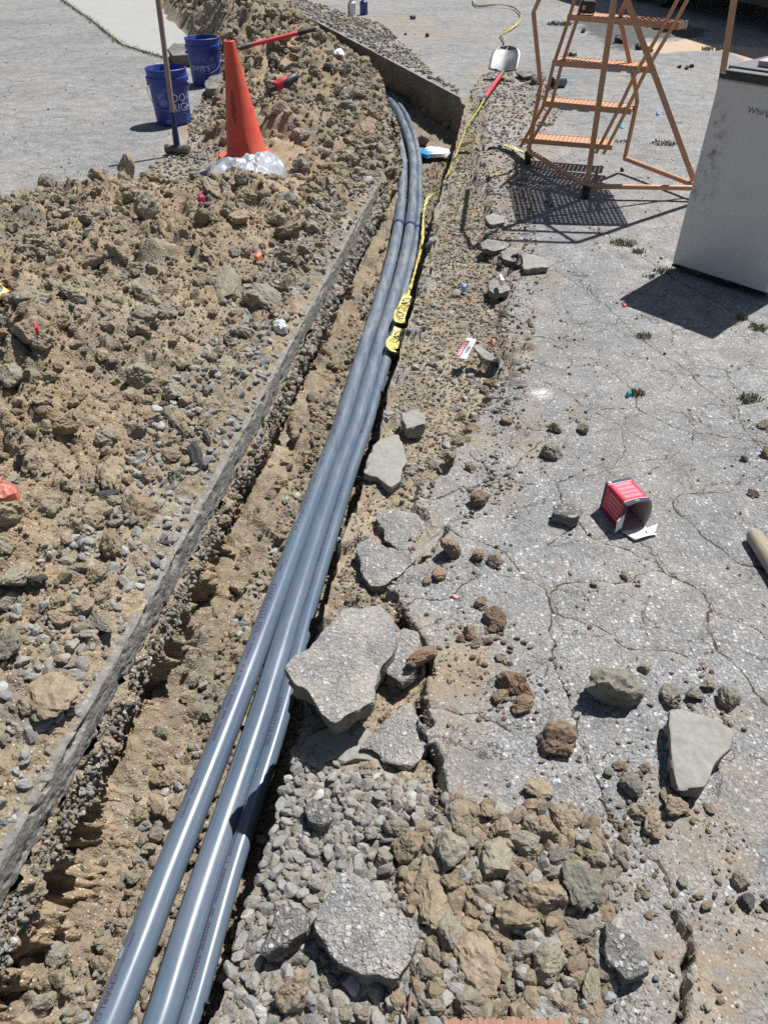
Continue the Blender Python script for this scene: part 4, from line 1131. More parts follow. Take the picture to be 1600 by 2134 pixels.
for i, (x, y, r, mk, lb, sc) in enumerate(hero):
    clod_at(x, y, r, mk if mk in CLOD else 'clod_grey', lb, zf=hz, i=i, sc=sc, up=.4, proto=PIT if mk == 'chunk' else None)
for x, y, r, lb in [(405, 945, 40, 'black tar-bound asphalt layer sticking out of the heap near the trench'), (215, 1028, 26, 'thin black tar strip amid heap gravel'), (195, 1135, 17, 'black tar lump amid pale gravel'), (430, 910, 20, 'black chunk above the tar layer'), (340, 1130, 14, 'dark lump near the saw-cut edge')]:
    clod_at(x, y, r, None, lb, zf=hz, sc=(1.2, .5, .6), proto=PIT, name='tar_lump', cat='lump')
def off_cone(x, y): return 1 - np.exp(-((x - CONE.x) / .37) ** 6 - ((y - CONE.y + .25) / .56) ** 6)
hp = pack(SP1, list(np.random.RandomState(11).uniform(.016, .046, 300) * np.random.RandomState(12).choice([.75, 1, 1.6], 300, p=[.5, .32, .18])), tries=12, dens=off_cone)
hp2 = pack(SP2, list(np.random.RandomState(13).uniform(.03, .085, 260)), tries=12, dens=off_cone)
def place(lst, label, group, zf, protos):
    zz = zf(lst[:, 0], lst[:, 1]); first = []
    for q, (x, y, r) in enumerate(lst):
        me = protos[(q * 5 + q // 3) % len(protos)]
        o = stone('dirt_clod', me, (x, y, zz[q] + r * .12), r, rot=(random.uniform(-.7, .7), random.uniform(-.7, .7), random.uniform(0, 6.28)), label=label, cat='clod', group=group)
        first.append(o)
    return first
CL = CLOD['clod_tan'] + CLOD['clod_grey'][:2]
f1 = place(hp[:120], 'dirt clod of the near spoil heap left of the pipes', 'clods of the near spoil heap', HZF, CL)
f2 = place(hp2[:50], 'dirt clod of the far heap behind the cone and buckets', 'clods of the far spoil heap', HZF, CL)
def rest_clods(name, lst, protos, label):
    zz = HZF(lst[:, 0], lst[:, 1])
    return scatter_stuff(name, protos, np.c_[lst[:, :2], zz + lst[:, 2] * .12], lst[:, 2], label, 'clods', tilt=.8)
rest_clods('heap_clods', hp[120:], f1[:11], 'smaller dirt clods of the near spoil heap')
rest_clods('far_heap_clods', hp2[50:], f2[:11], 'smaller dirt clods of the far heap')
strew('heap_rubble', SP1, 3200, .005, .028, crumbs + f1[:9], 'small clods and gravel covering the near spoil heap', 'rubble', HZF, expo=2.4, dens=off_cone)
strew('heap_grit', SP1, 12000, .002, .008, crumbs + peb2[:1], 'fine crumbs over the near spoil heap', 'crumbs', HZF, expo=1.5)
strew('far_heap_rubble', SP2, 5000, .008, .045, crumbs + f2[:9], 'rubble and clods covering the far heap', 'rubble', HZF, expo=2.0, dens=off_cone)
LIPG = [(float(XL(y)) - .015, y) for y in (.6, 1, 1.5, 2, 2.5, 3, 3.5, 4, 4.5, 5)] + [(float(XL(y)) - .30, y) for y in (5, 4.5, 4, 3.5, 3, 2.5, 2, 1.5, 1, .6)]
strew('lip_gravel', LIPG, 1900, .005, .019, protoP[:5] + peb2, 'pale gravel lying along the saw-cut edge', 'gravel', HZF, expo=1.6)
LIPF = [(float(XL(y)) - .01, y) for y in (4.6, 5, 5.5, 6, 6.5, 7, 7.5, 8, 9, 10)] + [(float(XL(y)) - .42, y) for y in (10, 9, 8, 7.5, 7, 6.5, 6, 5.5, 5, 4.6)]
strew('far_lip_rubble', LIPF, 2400, .006, .045, crumbs + f2[:8] + peb2[:2], 'rubble along the trench lip near the bend', 'rubble', HZF, expo=2.2)
DUSTL = PX([(270, 395), (330, 335), (390, 300), (395, 235), (440, 190), (450, 250), (440, 330), (400, 372)])
strew('bucket_gravel', DUSTL, 700, .005, .022, peb2 + crumbs, 'gravel spread over the asphalt round the sledgehammer', 'gravel', lambda x, y: x * 0)
LOT = PX([(-50, 420), (0, 60), (130, 10), (300, 110), (380, 250), (330, 330), (250, 395)])
strew('lot_pebbles', LOT, 150, .004, .011, peb2 + crb, 'sparse pebbles on the open lot beside the buckets', 'pebbles', lambda x, y: x * 0, expo=2.5)
# trench floor crumbs, and gravel standing out of the gouged wall
TR = [(float(XL(y)) + .10, y) for y in (.3, 1, 2, 3, 4, 5, 6)] + [(float(XR(y)) - .02, y) for y in (6.8, 6, 5, 4, 3, 2, 1, .3)]
strew('trench_crumbs', TR, 11000, .0022, .016, crumbs + peb2[:3], 'crumbs and pebbles on the trench floor round the pipes', 'crumbs', lambda x, y: floor_z(x, y), expo=2.4)
TRL = [(float(XL(y)) + .05, y) for y in (.3, 1, 2, 3, 4, 5)] + [(float(XL(y)) + .20, y) for y in (5, 4, 3, 2, 1, .3)]
strew('trench_clods', TRL, 520, .006, .030, crumbs + f1[:8], 'soil fallen from the wall along the trench floor', 'soil', lambda x, y: floor_z(x, y), expo=1.8, sink=.1)
ny = 2600
wy = .45 + 4.6 * rng.rand(ny) ** 1.5; wd = .088 + .062 * rng.rand(ny) ** 1.2
wr = .003 * (4.2 ** (rng.rand(ny) ** 1.5)) * np.clip(wy / 2, .8, 1.6)
scatter_stuff('wall_gravel', protoP[:3] + peb2 + crumbs, np.c_[XL(wy) + .012 + .012 * sstep(.09, .13, wd) + .012 * fbm(wy, -wd, .05, 3, 902) + .006 * rng.rand(ny), wy, -wd], wr, 'gravel base layer standing out of the cut trench wall', 'gravel', tilt=1.5)
for i, (x, y, r) in enumerate([(700, 765, 14), (688, 760, 9), (590, 1005, 16), (600, 1070, 12), (330, 1590, 16), (290, 1790, 18), (355, 1700, 14), (430, 1480, 12), (215, 2010, 22), (120, 1990, 26), (650, 850, 9), (860, 205, 12), (880, 300, 16), (905, 330, 10), (930, 262, 10), (890, 240, 14)]):
    clod_at(x, y, r, ['clod_tan', 'clod_grey'][i % 2], 'small clod on the trench floor', 'clods on the trench floor', zf=lambda a, b: float(floor_z(np.array([a]), np.array([b]))[0]), i=i)

# ------------------------------------------------------------------ materials of the made things
def make_pipe_mat():
    m, nt, b = mat_new('grey_pvc'); co = objco(nt)
    n = noise_(nt, co, 3.0, 5, .6); n2 = noise_(nt, co, 60, 5, .7); d = attr(nt, 'dust')
    c = ramp(nt, n, [(.3, (.082, .125, .178)), (.7, (.108, .152, .208))])
    mp = N(nt, 'ShaderNodeMapping'); nt.links.new(co, mp.inputs[0]); mp.inputs['Scale'].default_value = (26, 5, 26)
    ns = noise_(nt, mp.outputs[0], 1.0, 6, .7)
    f = math_(nt, 'MULTIPLY', d, ramp(nt, ns, [(.40, .02), (.70, .60)]))
    f = math_(nt, 'ADD', f, ramp(nt, n2, [(.66, 0), (.8, .25)]))
    c = mix(nt, f, c, (.36, .35, .33))
    nt.links.new(c, b.inputs['Base Color'])
    nt.links.new(ramp(nt, math_(nt, 'ADD', f, math_(nt, 'MULTIPLY', d, .35)), [(0, .22), (.6, .50)]), b.inputs['Roughness'])
    b.inputs['Specular IOR Level'].default_value = .55
    bump_(nt, b, n2, .06, .0004)
    return m
M['pvc'] = make_pipe_mat()
M['print_red'] = mat_plain('purple_red_print', (.095, .04, .075), .6, var=.25, scale=160)
M['sticker'] = mat_plain('pale_blue_sticker', (.30, .45, .58), .5, var=.25, scale=120)
M['primer'] = mat_plain('purple_primer', (.04, .025, .16), .4)
M['blue'] = mat_dusty('blue_bucket_plastic', (.014, .045, .30), .34, dust=(.24, .25, .30), amt=.5, scale=9)
M['white_print'] = mat_plain('white_print', (.62, .68, .80), .6, var=.12, scale=90)
M['faint_print'] = mat_plain('worn_white_print', (.20, .27, .50), .6, var=.35, scale=160)
M['wire'] = mat_plain('bail_wire', (.30, .32, .40), .4, metal=.6)
M['steel'] = mat_dusty('worn_steel', (.13, .115, .10), .55, dust=(.34, .27, .19), amt=.7, metal=.5)
M['blade'] = mat_dusty('shovel_blade', (.30, .31, .325), .42, dust=(.45, .39, .29), amt=.95, scale=6, metal=.75)
M['wood'] = None
def make_wood(name, a, b_, sc=(60, 60, 4)):
    m, nt, b = mat_new(name); co = objco(nt)
    mp = N(nt, 'ShaderNodeMapping'); nt.links.new(co, mp.inputs[0]); mp.inputs['Scale'].default_value = sc
    n = noise_(nt, mp.outputs[0], 1.5, 6, .7)
    nt.links.new(ramp(nt, n, [(.3, a), (.7, b_)]), b.inputs['Base Color'])
    b.inputs['Roughness'].default_value = .75; bump_(nt, b, n, .35, .0015); return m
M['wood'] = make_wood('weathered_ash', (.22, .165, .12), (.42, .33, .26))
M['wood_grey'] = make_wood('grey_weathered_wood', (.20, .165, .12), (.46, .39, .29), (90, 6, 90))
M['wood_red'] = make_wood('reddish_plank', (.20, .085, .05), (.42, .25, .17), (140, 8, 30))
M['navy'] = mat_dusty('navy_sleeve', (.012, .03, .095), .5, amt=.3)
M['cone'] = mat_dusty('cone_plastic', (.68, .085, .045), .5, dust=(.52, .17, .11), amt=.9, scale=5)
M['cone_stain'] = mat_plain('cone_scuff', (.26, .05, .035), .7, var=.4, scale=60)
M['rubber'] = mat_dusty('black_rubber', (.022, .022, .024), .6, amt=.3)
M['bag'] = None
def make_bag():
    m, nt, b = mat_new('white_plastic_sheet'); co = objco(nt)
    n = noise_(nt, co, 10, 5, .6)
    nt.links.new(ramp(nt, n, [(.35, (.30, .325, .36)), (.65, (.40, .425, .46))]), b.inputs['Base Color'])
    b.inputs['Roughness'].default_value = .38; b.inputs['Specular IOR Level'].default_value = .5
    b.inputs['Subsurface Weight'].default_value = 0
    return m
M['bag'] = make_bag()
M['red'] = mat_dusty('red_handle', (.62, .045, .06), .42, amt=.2)
M['tool_red'] = mat_dusty('tool_red', (.55, .03, .04), .45, amt=.35)
M['black'] = mat_dusty('black_plastic', (.028, .029, .032), .45, dust=(.3, .27, .22), amt=.35)
M['tape'] = mat_dusty('caution_tape', (.60, .51, .14), .4, dust=(.60, .56, .40), amt=1.2, scale=8)
M['tape_print'] = mat_plain('tape_print', (.03, .028, .02), .5)
M['orange'] = mat_dusty('orange_paint', (.56, .30, .165), .45, dust=(.46, .35, .26), amt=.6, scale=7)
M['rust'] = mat_plain('rusty_scuff', (.17, .07, .04), .8, var=.4, scale=40)
M['caster'] = mat_dusty('dark_caster', (.03, .027, .025), .7, amt=.5)
M['label_grey'] = mat_plain('worn_label', (.36, .34, .32), .6, var=.35, scale=150)
M['yellow'] = mat_plain('yellow_badge', (.75, .52, .05), .5)
M['white'] = mat_plain('white_card', (.78, .78, .78), .7, var=.04)
M['greycard'] = mat_plain('grey_card', (.42, .38, .33), .85, var=.08)
M['boxred'] = mat_plain('red_card', (.60, .045, .075), .55, var=.06)
M['boxnavy'] = mat_plain('navy_card', (.012, .025, .065), .5, var=.1)
M['pinkprint'] = mat_plain('pale_red_print', (.72, .20, .24), .6, var=.08)
M['canwhite'] = mat_plain('white_can', (.62, .63, .68), .4)
M['canblue'] = mat_plain('blue_can', (.03, .04, .24), .4)
M['silver'] = None
def make_fridge():
    m, nt, b = mat_new('silver_door'); co = objco(nt)
    n = noise_(nt, co, 4, 5, .6)
    col = ramp(nt, n, [(.3, (.56, .57, .575)), (.7, (.64, .645, .645))])
    sx = N(nt, 'ShaderNodeSeparateXYZ'); nt.links.new(co, sx.inputs[0])
    n2 = noise_(nt, co, 24, 6, .72)
    band = ramp(nt, sx.outputs[0], [(.0, 0), (.03, 1), (.075, .75), (.13, 0)])
    zone = ramp(nt, sx.outputs[2], [(.25, 0), (.34, 1), (.66, 1), (.76, 0)])
    sm = math_(nt, 'MULTIPLY', math_(nt, 'MULTIPLY', band, zone), ramp(nt, n2, [(.50, 0), (.66, .85)]))
    col = mix(nt, sm, col, (.12, .105, .085))
    n3 = noise_(nt, co, 9, 5, .7)
    col = mix(nt, ramp(nt, n3, [(.60, 0), (.80, .35)]), col, (.27, .26, .25))
    mp = N(nt, 'ShaderNodeMapping'); nt.links.new(co, mp.inputs[0]); mp.inputs['Scale'].default_value = (6, 6, 90); mp.inputs['Rotation'].default_value = (0, .15, 0)
    n4 = noise_(nt, mp.outputs[0], 1.0, 3, .5)
    col = mix(nt, ramp(nt, n4, [(.72, 0), (.76, .5)]), col, (.22, .21, .2))
    nt.links.new(col, b.inputs['Base Color'])
    b.inputs['Roughness'].default_value = .40; b.inputs['Metallic'].default_value = .12
    bump_(nt, b, n3, .05, .001)
    return m
M['silver'] = make_fridge()
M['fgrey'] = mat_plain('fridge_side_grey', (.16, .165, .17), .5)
M['glossblack'] = mat_dusty('gloss_black_trim', (.012, .014, .018), .25, amt=.25)
M['grass'] = mat_plain('grass_blade', (.19, .205, .10), .7, var=.45, scale=30)
M['foil'] = mat_plain('clear_film', (.62, .62, .60), .25, var=.2, scale=40)
M['cyan'] = mat_plain('blue_wrapper', (.05, .30, .62), .4, var=.3)
M['concrete_path'] = None

# ------------------------------------------------------------------ conduit pipes
def frames(path):
    t = np.gradient(path, axis=0); t /= np.linalg.norm(t, axis=1)[:, None]
    side = np.cross(t, np.array([0, 0, 1.0])); side /= np.linalg.norm(side, axis=1)[:, None]
    up = np.cross(side, t)
    s = np.r_[0, np.cumsum(np.linalg.norm(np.diff(path, axis=0), axis=1))]
    return t, side, up, s
def sample(path, fr, s):
    S = fr[3]
    f = lambda a: np.stack([np.interp(s, S, a[:, i]) for i in range(3)], -1)
    return f(path), f(fr[0]), f(fr[1]), f(fr[2])
def tube_mesh(name, path, r, mat, parent, n=36, dust=None, hollow=True):
    fr = frames(path); t, side, up, s = fr
    a = np.linspace(0, 2 * np.pi, n, endpoint=False)
    rr = np.full(len(path), r) if np.isscalar(r) else r
    V = path[:, None, :] + rr[:, None, None] * (np.sin(a)[None, :, None] * side[:, None, :] + np.cos(a)[None, :, None] * up[:, None, :])
    m = len(path)
    f = [(i * n + k, i * n + (k + 1) % n, (i + 1) * n + (k + 1) % n, (i + 1) * n + k) for i in range(m - 1) for k in range(n)]
    f += [tuple(range(n)), tuple((m - 1) * n + k for k in range(n))[::-1]]
    o = meshobj(name, V.reshape(-1, 3), f, mat, parent, True)
    o.data.set_sharp_from_angle(angle=math.radians(50))
    if dust is not None:
        at = o.data.attributes.new('dust', 'FLOAT', 'POINT')
        at.data.foreach_set('value', np.repeat(dust, n).astype(np.float32))
    return o
def on_pipe(path, r, s0, phi0, body, size, name, mat, parent, flip=1):
    """lettering wrapped on the pipe, reading toward the camera"""
    v, f = text_geo(body, size, sub=1)
    fr = frames(path)
    s = s0 - v[:, 0] * flip
    c, t, side, up = sample(path, fr, s)
    ph = phi0 + (v[:, 1] - size * .35) / r
    W = c + (r + .0005) * (np.sin(ph)[:, None] * side + np.cos(ph)[:, None] * up)
    return meshobj(name, W, f, mat, parent)
def patch_on_pipe(path, r, s0, s1, p0, p1, name, mat, parent, lift=.0006, n=8):
    fr = frames(path); V = []; f = []
    for i in range(n + 1):
        for j in range(n + 1):
            c, t, side, up = sample(path, fr, np.array([s0 + (s1 - s0) * i / n])); ph = p0 + (p1 - p0) * j / n
            V.append((c + (r + lift) * (math.sin(ph) * side + math.cos(ph) * up))[0])
    for i in range(n):
        for j in range(n): f.append((i * (n + 1) + j, i * (n + 1) + j + 1, (i + 1) * (n + 1) + j + 1, (i + 1) * (n + 1) + j))
    return meshobj(name, V, f, mat, parent, True)
PIPES = [
    ([(150, 2330), (228, 2134), (294, 1969), (359, 1800), (479, 1500), (574, 1250), (667, 1000), (709, 889), (768, 700), (809, 567), (831, 462), (840, 357), (834, 305), (819, 252), (806, 225), (785, 195), (755, 165)], .0335, -.275, 'left'),
    ([(262, 2330), (334, 2134), (385, 1969), (440, 1800), (542, 1500), (619, 1250), (700, 1000), (746, 875), (797, 700), (836, 567), (856, 462), (862, 357), (856, 305), (838, 252), (822, 222), (800, 192), (770, 162)], .0335, -.272, 'mid'),
    ([(330, 2330), (395, 2134), (442, 1969), (496, 1780), (585, 1500), (651, 1250), (727, 1000), (766, 885), (809, 738), (854, 567), (872, 462), (874, 357), (868, 305), (852, 252), (835, 222), (812, 190), (784, 160)], .0220, -.262, 'thin')]
PLAB = ['grey PVC conduit pipe with red lettering, leftmost of three in the trench', 'grey PVC conduit pipe in the middle of the three, scuffed', 'thinner grey PVC conduit pipe at the right, half in shadow']
PATHS = []
for i, (px, r, z, nm) in enumerate(PIPES):
    pts = [np.array(P(x, y, z - (.01 if y < 300 else 0) - max(0, 230 - y) * .0008)) for x, y in px]
    path = catmull(pts, .03)
    PATHS.append((path, r))
    root = empty('conduit_pipe', tuple(path[len(path) // 3]), label=PLAB[i], cat='pipe')
    inv = -np.array(root.location)
    path_l = path + inv
    S = frames(path)[3]
    ybell = P(0, 468 + 4 * i, z).y
    dust = sstep(1.5, 4.2, path[:, 1]) * .95 + .18 + .25 * np.clip(fbm(S, S * 0 + i, .4, 3, 55), 0, 1)
    tube_mesh('tube', path_l, r, M['pvc'], root, 40, np.clip(dust, 0, 1))
    j = int(np.argmin(abs(path[:, 1] - ybell)))
    seg = path_l[j:j + 10]
    rr = np.full(len(seg), r * 1.085); rr[-1] = r * 1.005; rr[-2] = r * 1.05
    tube_mesh('bell_end', seg, rr, M['pvc'], root, 40, np.full(len(seg), .8))
    tube_mesh('primer_ring', path_l[j - 1:j + 2][[0, 1]] * .55 + path_l[j:j + 2] * .45, r * 1.09, M['primer'], root, 40)
    def s_at(py): return float(np.interp(P(0, py, z).y, path[:, 1], S))
    if i == 0:
        on_pipe(path_l, r, s_at(2042), -.42, 'CHARLOTTE PIPE', .021, 'lettering', M['print_red'], root)
        on_pipe(path_l, r, s_at(1958), -.34, 'WWW.CHARLOTTEPIPE.COM', .0095, 'lettering', M['print_red'], root)
        on_pipe(path_l, r, s_at(1232), -.25, 'CHARLOTTE PIPE', .026, 'lettering', M['print_red'], root)
        on_pipe(path_l, r, s_at(862), -.25, 'CHARLOTTE PIPE', .026, 'lettering', M['print_red'], root)
        spans = [(1720, 1640, .0035), (1560, 1400, .0045), (1390, 1345, .004), (1190, 1205, .003), (960, 1120, .004)]
        ph = -.25
        for (a, b) in ((1988, 2012), (1082, 1100), (704, 712)):
            patch_on_pipe(path_l, r, s_at(a), s_at(b), -1.0, -.62, 'sticker', M['sticker'], root)
    elif i == 1:
        spans = []
        ph = 0
    else:
        on_pipe(path_l, r, s_at(1462), -.48, 'CHARLOTTE PIPE', .019, 'lettering', M['print_red'], root)
        on_pipe(path_l, r, s_at(868), -.4, 'CHARLOTTE PIPE', .02, 'lettering', M['print_red'], root)
        spans = [(1690, 2090, .003), (1260, 1020, .003)]
        ph = -.6
    for a, b, h in spans:                                     # fine print too small to read
        s0, s1 = sorted((s_at(a), s_at(b))); s = s0; q = MB(); fr = frames(path_l)
        while s < s1:
            L = random.choice((.003, .004, .005))
            vv = []
            for ss, hh in ((s, -h), (s + L, -h), (s + L, h), (s, h)):
                c, t, side, up = sample(path_l, fr, np.array([ss])); p_ = ph + hh / r * .8
                vv.append(Vector((c + (r + .0005) * (math.sin(p_) * side + math.cos(p_) * up))[0]))
            q.add(vv, [(0, 1, 2, 3)])
            s += L + random.choice((.002, .002, .003, .012))
        q.build('fine_print', M['print_red'], root)

# ------------------------------------------------------------------ buckets
def bucket(base_px, yaw, label, prints):
    c = P(*base_px); c.z = 0; c.y += .13
    root = empty('blue_bucket', c, (0, 0, yaw), label, 'bucket')
    r0, r1, H = .131, .149, .37
    def R(z): return r0 + (r1 - r0) * z / H
    MB().lathe([(0, .012), (r0 - .006, .012), (r0 - .004, .0), (r0, 0.003), (R(.285), .285), (R(.285) + .012, .287), (R(.32) + .011, .315), (R(.32) + .001, .318), (R(.355) + .001, .355), (R(.36) + .005, .358), (R(.37) + .005, .368), (R(.37), .371), (R(.36) - .003, .366), (r0 - .004, .018), (0, .017)], 64).build('shell', M['blue'], root, True)
    # wire bail hanging at the side, from its two ears
    for s in (-1, 1):
        MB().tube([(s * (R(.25) - .002), 0, .262), (s * (R(.25) + .016), 0, .262)], .010, 12).build('ear', M['blue'], root, True)
    pts = []
    for k in range(25):
        a = math.pi * k / 24
        pts.append(((R(.2) + .018) * math.cos(a), -(R(.1) + .014) * math.sin(a) , .262 - .155 * math.sin(a)))
    MB().tube(pts, .0022, 6).build('bail', M['wire'], root, True)
    for kind, ang, z, size, mat in prints:
        if kind == 'house':
            q = MB()
            w, h = size * .62, size * .26
            ol = [(-w, -h), (w, -h), (w, h), (w * .8, h), (w * .8, h * 1.35), (w * .55, h * 1.35), (-w * .15, h * 2.3), (-w * .7, h * 1.1), (-w, h * 1.1), (-w, -h)]
            for (x0, y0), (x1, y1) in zip(ol[:-1], ol[1:]):
                dx, dy = x1 - x0, y1 - y0; L = math.hypot(dx, dy); nx, ny = -dy / L * .0014, dx / L * .0014
                m_ = max(1, int(L / .012))
                for i in range(m_):
                    a0, a1 = i / m_, (i + 1) / m_
                    qs = [(x0 + dx * a0 + nx, y0 + dy * a0 + ny), (x0 + dx * a1 + nx, y0 + dy * a1 + ny), (x0 + dx * a1 - nx, y0 + dy * a1 - ny), (x0 + dx * a0 - nx, y0 + dy * a0 - ny)]
                    vv = []
                    for x, y in qs:
                        zz = z + y; a = ang + x / R(zz); vv.append(Vector(((R(zz) + .0007) * math.sin(a), -(R(zz) + .0007) * math.cos(a), zz)))
                    q.add(vv, [(0, 1, 2, 3)])
            q.build('logo_outline', M[mat], root)
        elif kind == 'panel':
            q = MB()
            for row in range(5):
                for colu in range(6):
                    if kind == 'panel' and random.random() < .12: continue
                    vv = []
                    for x, y in ((0, 0), (1, 0), (1, 1), (0, 1)):
                        zz = z + size * (.19 * (row + y * .7)) - size * .5; a = ang + size * (.2 * (colu + x * .98) - .6) / R(zz)
                        vv.append(Vector(((R(zz) + .0007) * math.sin(a), -(R(zz) + .0007) * math.cos(a), zz)))
                    q.add(vv, [(0, 1, 2, 3)])
            q.build('print_panel', M[mat], root)
        else:
            v, f = text_geo(kind, size, 'CENTER', sub=1)
            zz = z + v[:, 1]; rr = R(zz) + .0008; a = ang + v[:, 0] / rr
            meshobj('lettering', np.stack([rr * np.sin(a), -rr * np.cos(a), zz], 1), f, M[mat], root)
    return root
bucket((356, 262), .0, 'front blue plastic bucket with white lettering, behind the sledgehammer', [('DO IT', 1.02, .160, .078, 'white_print'), ('RIGHT', 1.06, .095, .078, 'white_print'), ('house', .92, .045, .07, 'faint_print'), ("LOWE'S", .92, .037, .024, 'faint_print'), ('panel', -.28, .20, .045, 'faint_print'), ('panel', -.20, .155, .05, 'faint_print'), ('panel', -.10, .028, .03, 'faint_print'), ('house', -1.22, .125, .13, 'faint_print')])
bucket((427, 180), .35, 'rear blue plastic bucket with a house-shaped logo, behind the orange cone', [('house', -.62, .145, .165, 'faint_print'), ("LOWE'S", -.62, .122, .062, 'white_print'), ('panel', .36, .215, .045, 'faint_print'), ('panel', .40, .165, .05, 'faint_print')])

# ------------------------------------------------------------------ sledgehammer
hd = P(372, 322); top = PY(330, 0, hd.y + .12); d = (top - Vector((hd.x, hd.y, .05))).normalized()
root = empty('sledgehammer', (hd.x, hd.y, 0), label='sledgehammer standing on its head, wooden handle with a navy sleeve', cat='hammer')
prof = [(-.085, .026), (-.082, .031), (-.055, .032), (-.045, .026), (-.02, .029), (.02, .029), (.045, .026), (.055, .032), (.082, .031), (.085, .026)]
q = MB(); vv = []; ff = []
for x, r in prof:
    for k in range(8):
        a = math.pi / 8 + k * math.pi / 4; vv.append(Vector((x, r * math.cos(a), .033 + r * math.sin(a))))
for i in range(len(prof) - 1):
    for k in range(8): ff.append((i * 8 + k, i * 8 + (k + 1) % 8, (i + 1) * 8 + (k + 1) % 8, (i + 1) * 8 + k))
ff += [tuple(range(8))[::-1], tuple(72 + k for k in range(8))]
h = q.add(vv, ff).build('head', M['steel'], root, bevel=.003); h.rotation_euler = (0, 0, -.15)
o0 = Vector((0, 0, .05))
MB().tube([o0, o0 + d * .07, o0 + d * .12, o0 + d * .205], [.022, .021, .018, .0165], 14).build('sleeve', M['navy'], root, True)
MB().tube([o0 + d * .18, o0 + d * .4, o0 + d * .7, o0 + d * .93], [.0145, .0165, .017, .018], 14).build('handle', M['wood'], root, True)

# ------------------------------------------------------------------ traffic cone and the sheet heaped round its foot
cb = P(516, 332, .03)
root = empty('traffic_cone', (cb.x, cb.y, .025), (math.radians(-1.0), math.radians(-2.5), .4), 'tall faded orange traffic cone with a dark scuff', 'cone')
MB().lathe([(.148, .028), (.135, .04), (.127, .05), (.0315, .655), (.030, .668), (.024, .672), (.021, .665), (.118, .045)], 56).build('body', M['cone'], root, True)
MB().prism([(-.165, -.13), (-.13, -.165), (.13, -.165), (.165, -.13), (.165, .13), (.13, .165), (-.13, .165), (-.165, .13)], 0, .03).build('base', M['cone'], root, bevel=.004)
V = []; f = []
for i in range(9):
    for j in range(9):
        zz = .33 + .09 * (i - 4) / 4; r = .127 + (.0315 - .127) * (zz - .05) / .605 + .0006
        a = -1.85 - .4 + .19 * (j - 4) / 4 * math.sqrt(max(.02, 1 - ((i - 4) / 4.2) ** 2)) + .05 * math.sin(i * 2.1)
        V.append((r * math.cos(a), r * math.sin(a), zz))
for i in range(8):
    for j in range(8): f.append((i * 9 + j, i * 9 + j + 1, (i + 1) * 9 + j + 1, (i + 1) * 9 + j))
meshobj('scuff', V, f, M['cone_stain'], root, True)

def crumple(name, outline, z, height, mat, label, cat, seed=1, amp=.012, size=.06, zf=None, res=26, flat=False):
    """crumpled sheet: puffy shell over an outline given in photo pixels"""
    c2 = np.array([P(x, y, z) for x, y in outline]); pts = []
    n = len(c2)
    for i in range(n):
        a, b = c2[i], c2[(i + 1) % n]
        for k in range(8): pts.append(a + (b - a) * k / 8)
    pts = np.array(pts)
    for _ in range(3): pts = .5 * pts + .25 * (np.roll(pts, 1, 0) + np.roll(pts, -1, 0))
    c = pts.mean(0); m = len(pts); V = []
    for s in np.linspace(0, 1, res):
        q = c + (pts - c) * s
        prof = height * math.sqrt(max(0, 1 - s ** 2.4))
        rid = 1 - abs(fbm(q[:, 0], q[:, 1], size, 3, seed)) * 1.6
        rid2 = 1 - abs(fbm(q[:, 0] * .6 + q[:, 1], q[:, 1] - q[:, 0] * .5, size * 1.7, 2, seed + 5)) * 1.5
        q = q.copy(); q[:, 2] = z + prof + amp * (rid + rid2 - .8) * (.3 + .7 * math.sqrt(max(0, 1 - s * s))) + (.0 if s < .99 else -.02)
        q[:, :2] += (.25 * amp * fbm(q[:, 0], q[:, 1], size * .7, 2, seed + 9))[:, None]
        V.append(q)
    V = np.array(V).reshape(-1, 3); org = np.array([c[0], c[1], z])
    if zf is not None: V[:, 2] = np.maximum(V[:, 2], zf(V[:, 0], V[:, 1]) + .012 + .25 * (V[:, 2] - z))
    f = [(i * m + k, i * m + (k + 1) % m, (i + 1) * m + (k + 1) % m, (i + 1) * m + k) for i in range(res - 1) for k in range(m)]
    o = meshobj(name, V - org, f, mat, None, True); o.location = org
    if flat: o.data.polygons.foreach_set('use_smooth', [False] * len(o.data.polygons))
    else: o.data.set_sharp_from_angle(angle=math.radians(28))
    tag(o, label, cat); return o
crumple('plastic_sheet', [(430, 366), (448, 360), (472, 366), (498, 362), (524, 352), (548, 342), (574, 340), (594, 352), (598, 368), (584, 384), (562, 392), (542, 396), (524, 406), (500, 408), (480, 402), (460, 394), (442, 382)], .03, .105, M['bag'], 'crumpled white plastic sheet heaped at the foot of the cone', 'plastic sheet', seed=8, amp=.030, size=.15, res=24, flat=False, zf=HZF)

